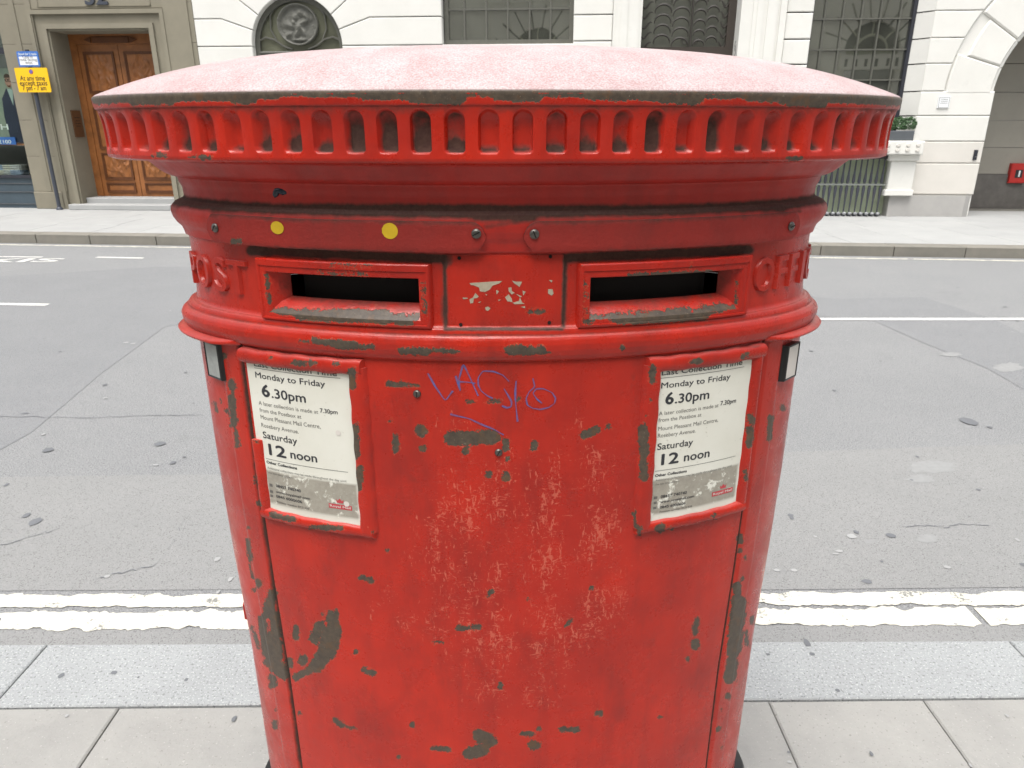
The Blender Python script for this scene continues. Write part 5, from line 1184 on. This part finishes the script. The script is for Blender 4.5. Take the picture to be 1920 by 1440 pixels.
for f0, f1, y in ((0, .98, .0), (.12, .30, -.02), (.42, .72, -.02), (.80, .98, -.03)): m.box(uG2 + wq * f0, uG2 + wq * f1, y - .012, .4, 0, 5)
m.build('pilaster', PS, bB)
courses(bB, uN0, uN1, zz_, 0, .35, PS, lens=(3, 3), gap=.02)
# tall window 4
uT0, uT1 = (U(1524, 10) + U(1511, 120)) / 2, (U(1727, 5) + U(1700, 215)) / 2
uT0 = uN1 + .002; wb4 = Zp(1690, 233, -.2)
vb = [U(q, 60, -.2) for q in (1543, 1577, 1612, 1647, 1684)]; hb = [Zp(1600, y, -.2) for y in (35, 93, 150)]; hb += [hb[0] + (hb[0] - hb[1]), hb[0] + 2 * (hb[0] - hb[1]), hb[2] - (hb[1] - hb[2])]
w4 = win('tall_window', uT0, uT1, wb4, 5.2, vb, hb, M['frame_blue'], M['glass'], .22, .055, .022)
uQ0 = uT1 + .002; uQc = (U(1752, 5) + U(1712, 260)) / 2; uJ = (U(1828, 370) + U(1857, 180)) / 2
# angled reveal between the window and the pier: splayed blocks, and main blocks cut to the arch ring
ar = 1.46; acu, acz = uJ + ar, Zp(1858, 178)
for z0, z1 in zip(zz_[:-1], zz_[1:]):
    if z1 < Zp(1740, 366) + .03: continue
    c_ = M['portland_low'] if z1 < zc_all[2] + .01 else PS
    g = .010; za, zb_2 = z0 + g, z1 - g; lo_ = max(uQ0 + .03, uQc)
    pts3 = [(uQ0, .22), (uQ0, .20), (lo_ - .002, -.03), (lo_ - .002, .22)]; n = 4
    m = MB(); m.add([(x, y, za) for x, y in pts3] + [(x, y, zb_2) for x, y in pts3], [(i, (i + 1) % n, n + (i + 1) % n, n + i) for i in range(n)] + [(4, 5, 6, 7), (3, 2, 1, 0)]); m.build('splay_block', c_, bB)
    for za, zb_2 in ([(z0, acz), (acz, z1)] if z0 + .12 < acz < z1 - .12 else [(z0, z1)]):
        if zb_2 - za < .03: continue
        zs_ = np.linspace(za + g * .6, zb_2 - g * .6, 6); ro_ = ar + .805
        rt = [uJ if zb_2 <= acz + .13 else max(lo_ + .06, acu - math.sqrt(max(0, ro_ ** 2 - (z - acz) ** 2))) for z in zs_]
        m = MB(); m.prism([(lo_, zs_[0])] + list(zip(rt, zs_)) + [(lo_, zs_[-1])], -.03, .40, .012); m.build('stone_block', c_, bB)
box_(bB, 'pier_core', uQc, uJ - .85, .0, .39, 0, 5.2, PS); box_(bB, 'pier_core', uJ - .849, uJ - .015, .0, .39, 0, Zp(1862, 175), PS)
m = MB(); m.prism(arcpts(acu, acz, ar + .03, math.pi, math.pi / 2, 12) + arcpts(acu, acz, ar + .9, math.pi / 2, math.pi, 12), .01, .38); m.build('arch_core', PS, bB)
# grey plinth of the pier
zpl = Zp(1740, 366); m = MB(); pts3 = [(U(1658, 400), .10), (U(1658, 400), -.10), (uJ - .16, -.10), (uJ - .03, .0), (uJ + .02, .06), (uJ + .02, .42), (U(1658, 400), .42)]
n = len(pts3); m.add([(x, y, 0) for x, y in pts3] + [(x, y, zpl) for x, y in pts3], [(i, (i + 1) % n, n + (i + 1) % n, n + i) for i in range(n)] + [tuple(range(n, 2 * n))]); m.build('plinth', M['plinth_stone'], bB)
# entrance arch: voussoirs, jamb ring
nv = 11
for i in range(nv):
    a0, a1 = math.pi - math.pi * i / nv, math.pi - math.pi * (i + 1) / nv; g_ = .010; ro = ar + (.62 if i % 2 else .78)
    m = MB(); m.prism(arcpts(acu, acz, ar + .06, a0 - g_ / ar, a1 + g_ / ar, 5) + arcpts(acu, acz, ro, a1 + g_ / ro, a0 - g_ / ro, 5), -.03, .40, .02); m.build('voussoir', PS, bB)
    m = MB(); m.prism(arcpts(acu, acz, ar, a0 - g_ / ar, a1 + g_ / ar, 5) + arcpts(acu, acz, ar + .058, a1 + g_ / ro, a0 - g_ / ro, 5), .03, .40, .0); m.build('arch_ring_stone', PS, bB)
m = MB(); m.box(acu + ar, acu + ar + 6, 0, .5, 0, 14); m.box(uL0, acu + ar, .36, 1.2, 5.0, 14); m.box(uJ - .6, acu + ar + .1, .1, .5, acz + ar + .5, 5.1); m.build('upper_wall', PS, bB)
# dark rooms behind the glazed bays
m = MB(); m.box(uL0, uJ - .3, .9, 1.0, 0, 5); m.build('room_back', M['frame_dark'], bB)
# passage behind the arch: side wall turned inwards, vault, plinth
pdx = 1.3
def pw_(y): return acu - ar - .0 + .35 + (y - .4) * .42
m = MB(); 
Wp = [(uJ - .02, .40), (uJ + .22, .42), (uJ + .75, 1.7), (uJ + 3.4, 1.95), (uJ + 3.4, 6.0)]
p0 = (U(1833, 378, -.4), .4)
wl_ = [(uJ - .01, .395), (uJ + .10, .9), (uJ + .30, 1.5), (uJ + 4.2, 1.62)]
pg = empty('passage', (0, 0, 0)); pg.parent = bB
hz0 = .30
def wallseg(a, b, z0, z1, off, mt, nm):
    d = np.array(b) - np.array(a); d /= np.linalg.norm(d); n_ = np.array([d[1], -d[0]]); P_ = [np.array(a) + n_ * off, np.array(b) + n_ * off, np.array(b) - n_ * .2, np.array(a) - n_ * .2]
    m_ = MB(); m_.add([(p[0], p[1], z) for z in (z0, z1) for p in P_], [(0, 1, 5, 4), (1, 2, 6, 5), (2, 3, 7, 6), (3, 0, 4, 7), (4, 5, 6, 7), (3, 2, 1, 0)]); return m_.build(nm, mt, pg)
for (a, b) in zip(wl_[:-1], wl_[1:]):
    wallseg(a, b, 0, .62 * 1.0, .035, simple('passage_plinth', (.15, .14, .13), .6, var=.3), 'passage_plinth')
    zz2 = [.62, 1.10, 1.58, 2.06, 2.54, 3.02, 3.5, 3.98]
    for z0, z1 in zip(zz2[:-1], zz2[1:]): wallseg(a, b, z0 + .006, z1 - .006, 0, M['passage'], 'stone_block')
box_(pg, 'ceiling', uJ - .3, acu + ar + 2, .5, 2.4, 3.45, 3.6, M['passage'])
box_(pg, 'far_wall', acu + ar - .2, acu + ar + 2, .4, 8, 0, 4, M['passage'])
for q in (.0, .5): m = MB(); m.box(uJ + .1, acu + ar, .75 + q, .9 + q, 3.28, 3.45); m.build('ceiling_rib', M['passage'], pg)
# red box on the passage wall
yy = 1.54; ua, ub = U(1889, 324, -yy), U(1919, 324, -yy); za, zb_2 = Zp(1903, 343, -yy), Zp(1903, 306, -yy)
fb = tag(facade_empty('call_point_box'), 'small red wall box with a dark window inside the entrance arch', 'wall box')
m = MB(); m.cbox(ua, ub, yy - .10, yy, za, zb_2, .012); m.build('case', M['fire_red'], fb)
m = MB(); m.box(ua + (ub - ua) * .3, ub - (ub - ua) * .25, yy - .104, yy - .1005, za + (zb_2 - za) * .28, za + (zb_2 - za) * .68); m.build('window', M['frame_dark'], fb)
m = MB(); m.box(ua + (ub - ua) * .50, ua + (ub - ua) * .60, yy - .107, yy - .1045, za + (zb_2 - za) * .33, za + (zb_2 - za) * .64); m.build('label', M['sign_white'], fb)
# notice on the pier and small intercom
nt_ = tag(facade_empty('wall_notice'), 'small white notice plate screwed to the white stone pier', 'notice')
a, b = U(1758, 191, .03), U(1780, 191, .03); z0_, z1_ = Zp(1769, 203, .03), Zp(1769, 181, .03)
m = MB(); m.cbox(a, b, -.052, -.0305, z0_, z1_, .004); pn = m.build('plate', M['sign_white'], nt_)
m = MB()
for e in (0,): m.box(a + .012, b - .012, -.0535, -.0522, z0_ + .012, z0_ + .017); m.box(a + .012, b - .012, -.0535, -.0522, z1_ - .017, z1_ - .012); m.box(a + .012, a + .017, -.0535, -.0522, z0_ + .017, z1_ - .017); m.box(b - .017, b - .012, -.0535, -.0522, z0_ + .017, z1_ - .017)
m.build('border', M['frame'], nt_)
for i, (s_, f) in enumerate((('NO PARKING', .70), ('IN FRONT OF', .52), ('ENTRANCE', .36))): sign_text(s_, a + .04, b - .04, z0_ + (z1_ - z0_) * f, .018, -.0537, M['frame'], nt_, .0)
ic = tag(facade_empty('intercom'), 'narrow dark blue entry panel on the edge of the entrance arch', 'intercom')
uI = U(1829, 290, .03); m = MB(); m.cbox(uI - .035, uI + .025, -.05, -.029, Zp(1829, 300, .03), Zp(1829, 281, .03), .004); m.build('panel', M['frame_blue'], ic); m = MB(); m.lathe((uI, -.05, Zp(1829, 294, .03)), [(.012, -.004), (.012, .004)], 10); m.build('button', M['silver'], ic)
# sill balcony, planter, hedge
us0, us1 = U(1560, 290), uQ0 + .28; zs1_, zs0_ = Zp(1700, 264, .3), Zp(1700, 290, .3)
sl = box_(bB, 'window_sill', us0 - .6, us1, -.30, .18, zs0_, zs1_, PS, .015)
for i in range(9):
    for j in range(2):
        m = MB(); cx = us1 - .10 - i * .16; cz = zs0_ + (zs1_ - zs0_) * (.33 + .36 * j); m.prism([(cx + .035 * math.cos(g), cz + .030 * math.sin(g)) for g in np.linspace(0, 2 * math.pi, 8, endpoint=False)], -.318, -.301, .006); m.build('carved_rosette', M['portland_low'], bB)
pt = tag(facade_empty('planter_box'), 'long grey lead planter on the tall window sill', 'planter')
m = MB(); zp1_ = Zp(1690, 245, .2); m.cbox(us0 - .5, U(1713, 255, .2), -.22, .0, zs1_, zp1_, .01); m.build('trough', M['planter'], pt)
hd = tag(facade_empty('clipped_shrub'), 'row of small clipped green shrubs in the sill planter', 'shrub')
m = MB(); rg = random.Random(3)
for cpx in (1600, 1622, 1645, 1668, 1684, 1703):
    cx = U(cpx, 240, .12); cz = zp1_ + .09; rr_ = .125
    for _ in range(700):
        a_, b_ = rg.uniform(0, 2 * math.pi), math.acos(rg.uniform(-.6, 1)); q = rr_ * rg.uniform(.75, 1.05); p = Vector((cx + q * math.sin(b_) * math.cos(a_), -.11 + q * .8 * math.sin(b_) * math.sin(a_), cz + q * math.cos(b_)))
        d1 = Vector((rg.gauss(0, 1), rg.gauss(0, 1), rg.gauss(0, 1))).normalized() * .016; d2 = d1.cross(Vector((rg.gauss(0, 1), rg.gauss(0, 1), rg.gauss(0, 1)))).normalized() * .010
        m.add([p - d1, p + d2, p + d1, p - d2], [(0, 1, 2, 3)])
fo_ = m.build('foliage', M['hedge'], hd); fo_['kind'] = 'stuff'
# pedestal under the sill and the railing bay
ua, ub = U(1657, 340, .12), U(1714, 320, .12); pd = empty('pedestal', (0, 0, 0)); pd.parent = bB
m = MB(); zt3 = zs0_ - .003; m.cbox(ua + .06, ub, -.16, .0, zpl + .01, zt3 - .10, .01); m.cbox(ua + .0, ub + .02, -.20, .0, zt3 - .10, zt3, .01); m.cbox(ua + .02, ub + .02, -.19, .0, zpl + .001, zpl + .10, .01); m.build('pedestal_block', PS, pd)
um1 = U(1657, 350, .02)
box_(bB, 'bay_back', um1 - 3.6, um1 + .3, .12, .2, 0, zs0_, M['pale_green'])
rl = tag(facade_empty('railing'), 'dark iron baluster railing in front of a pale green panel', 'railing')
ztr, zmr = Zp(1620, 298, .1), Zp(1620, 346, .1)
m = MB(); m.box(um1 - 3.5, um1 - .02, -.13, -.06, ztr, ztr + .05); m.build('top_rail', M['frame_dark'], rl); m = MB(); m.box(um1 - 3.5, um1 - .02, -.125, -.065, zmr - .015, zmr + .015); m.build('middle_rail', simple('grey_rail', (.20, .215, .20), .5), rl)
m = MB(); m.box(um1 - 3.5, um1 - .02, -.12, -.07, .02, .05); m.build('bottom_rail', M['frame_dark'], rl)
proto = None; pitch_ = (U(1640, 350, .1) - U(1545, 350, .1)) / 9
for i in range(22):
    if proto is None:
        m = MB(); h1 = zmr - .015; h2 = ztr - zmr - .015
        m.lathe((0, 0, 0), [(.035, .0), (.035, .05), (.012, .06), (.016, h1 * .5), (.030, h1 - .05), (.018, h1 - .001)], 8); m.lathe((0, 0, zmr + .015), [(.018, .001), (.030, .04), (.016, h2 * .5), (.012, h2 - .001)], 8)
        proto = m.build('baluster', simple('iron_baluster', (.055, .058, .075), .45), rl, auto=50); b_ = proto
    else: b_ = proto.copy(); COL.objects.link(b_)
    b_.parent = rl; b_.location = (um1 - .08 - i * pitch_, -.095, 0)
    m = None
knob = None
for i in range(22):
    if knob is None: m = MB(); m.lathe((0, 0, .02), [(.005, 0), (.030, .012), (.036, .03), (.026, .05), (.005, .056)], 10); knob = m.build('boss', simple('grey_boss', (.28, .29, .30), .5), rl, auto=60); b_ = knob
    else: b_ = knob.copy(); COL.objects.link(b_)
    b_.parent = rl; b_.location = (um1 - .08 - i * pitch_, -.145, 0)

# ================================================================== BUILDING BEHIND THE CAMERA (seen only in the window panes)
def mirror_hit(px, py, yw):
    d = ray(px, py); n = np.array([SA, -CA, 0]); k = ((n @ np.array([0, OY, 0])) - .23) / (n @ d); p = np.array([0, 0, CAMZ]) + d * k; r = d - 2 * (d @ n) * n
    k2 = (yw - p[1]) / r[1]; q = p + r * k2; return q[0], q[2]
YW = -8.0
nb_ = tag(empty('street_building', (0, YW, 0)), 'pale stone building with arched windows reflected in the panes across the street', 'building')
c1 = mirror_hit(1008, 78, YW); e1 = mirror_hit(1062, 78, YW); c2 = mirror_hit(1632, 122, YW); e2 = mirror_hit(1700, 122, YW)
cs = sorted([(c1[0], c1[1], abs(e1[0] - c1[0]) * .95), (c2[0], c2[1], abs(e2[0] - c2[0]) * .72)])
step_ = abs(c2[0] - c1[0]) / 2; rr_ = (cs[0][2] + cs[1][2]) / 2; czz = (c1[1] + c2[1]) / 2
cols = [c1[0] + k_ * step_ for k_ in range(-3, 4)]
M['back_stone'] = stone('opposite_stone', (.62, .60, .50), (.54, .52, .44), .85, 1.6, 50, .2, .004)
for k_, cx in enumerate(cols):
    r0 = rr_; z_s = czz
    for i in range(9):
        a0, a1 = math.pi * i / 9, math.pi * (i + 1) / 9; m = MB(); ro = r0 * 1.9; pts = arcpts(cx, z_s, r0, a0 + .03, a1 - .03, 4) + arcpts(cx, z_s, ro, a1 - .015, a0 + .015, 4)
        V = [(x, 0, z) for x, z in pts] + [(x, -.25, z) for x, z in pts]; n = len(pts); m.add(V, [tuple(range(n))] + [(i_, n + i_, n + (i_ + 1) % n, (i_ + 1) % n) for i_ in range(n)]); m.build('voussoir', M['back_stone'], nb_)
    m = MB(); m.tube([(cx + r0 * .55 * math.cos(g), -.2, z_s + r0 * .55 * math.sin(g)) for g in np.linspace(0, math.pi, 14)], .05, 6)
    for g in (math.pi * .25, math.pi * .5, math.pi * .75): m.tube([(cx + r0 * .55 * math.cos(g), -.2, z_s + r0 * .55 * math.sin(g)), (cx + r0 * math.cos(g), -.2, z_s + r0 * math.sin(g))], .035, 6)
    m.box(cx - r0, cx + r0, -.25, -.12, z_s - .14, z_s); m.build('fanlight_bars', simple('fanlight_bar', (.42, .42, .30), .6), nb_)
    m = MB(); m.box(cx - r0 * 1.1, cx + r0 * 1.1, -.02, .14, z_s - .75, z_s - .16); bal = m.build('balcony', M['back_stone'], nb_)
    for q in range(6):
        m = MB(); xx = cx - r0 * .9 + q * r0 * .36; m.box(xx - .06, xx + .06, .141, .15, z_s - .62, z_s - .32); m.build('balcony_opening', M['dark'], bal)
    m = MB(); m.box(cx - r0 * .9, cx + r0 * .9, -.24, -.2, z_s - 2.4, z_s - .76); m.build('window', M['glass'], nb_)
m = MB()
xs_ = [-17] + [q for c in cols for q in (c - rr_ * 1.9, c + rr_ * 1.9)] + [17]
for a, b in zip(xs_[::2], xs_[1::2]): m.box(a, b, -.4, 0, 0, czz + rr_ * 1.9)
for c in cols: m.box(c - rr_ * 1.9, c - rr_ * .9, -.4, -.001, 0, czz); m.box(c + rr_ * .9, c + rr_ * 1.9, -.4, -.001, 0, czz); m.box(c - rr_ * .9, c + rr_ * .9, -.4, -.25, 0, czz - 2.4)
m2 = MB(); [m2.box(c - rr_ * 1.95, c + rr_ * 1.95, -.8, -.6, 0, czz + rr_ * 1.95) for c in cols]; m2.build('room_back', M['dark'], nb_)
for c in cols:
    oo_ = arcpts(c, czz, rr_ * 1.85, 0, math.pi, 16); tp = [(c + rr_ * 1.9, czz), (c + rr_ * 1.9, czz + rr_ * 1.91), (c - rr_ * 1.9, czz + rr_ * 1.91), (c - rr_ * 1.9, czz)]
    for sg_ in (0, 1):
        hp_ = oo_[:9] if sg_ == 0 else oo_[8:]; po_ = hp_ + ([(c, czz + rr_ * 1.91), (c + rr_ * 1.9, czz + rr_ * 1.91), (c + rr_ * 1.9, czz)] if sg_ == 0 else [(c - rr_ * 1.9, czz), (c - rr_ * 1.9, czz + rr_ * 1.91), (c, czz + rr_ * 1.91)])
        m.prism(po_, -.3, -.02)
m.box(-17, 17, -.4, .02, czz + rr_ * 1.9, 11); m.build('wall', M['back_stone'], nb_)
quadstrip('rear_pavement', YW, 0, -2.6, 0, -.02, M['york'], kind='structure')
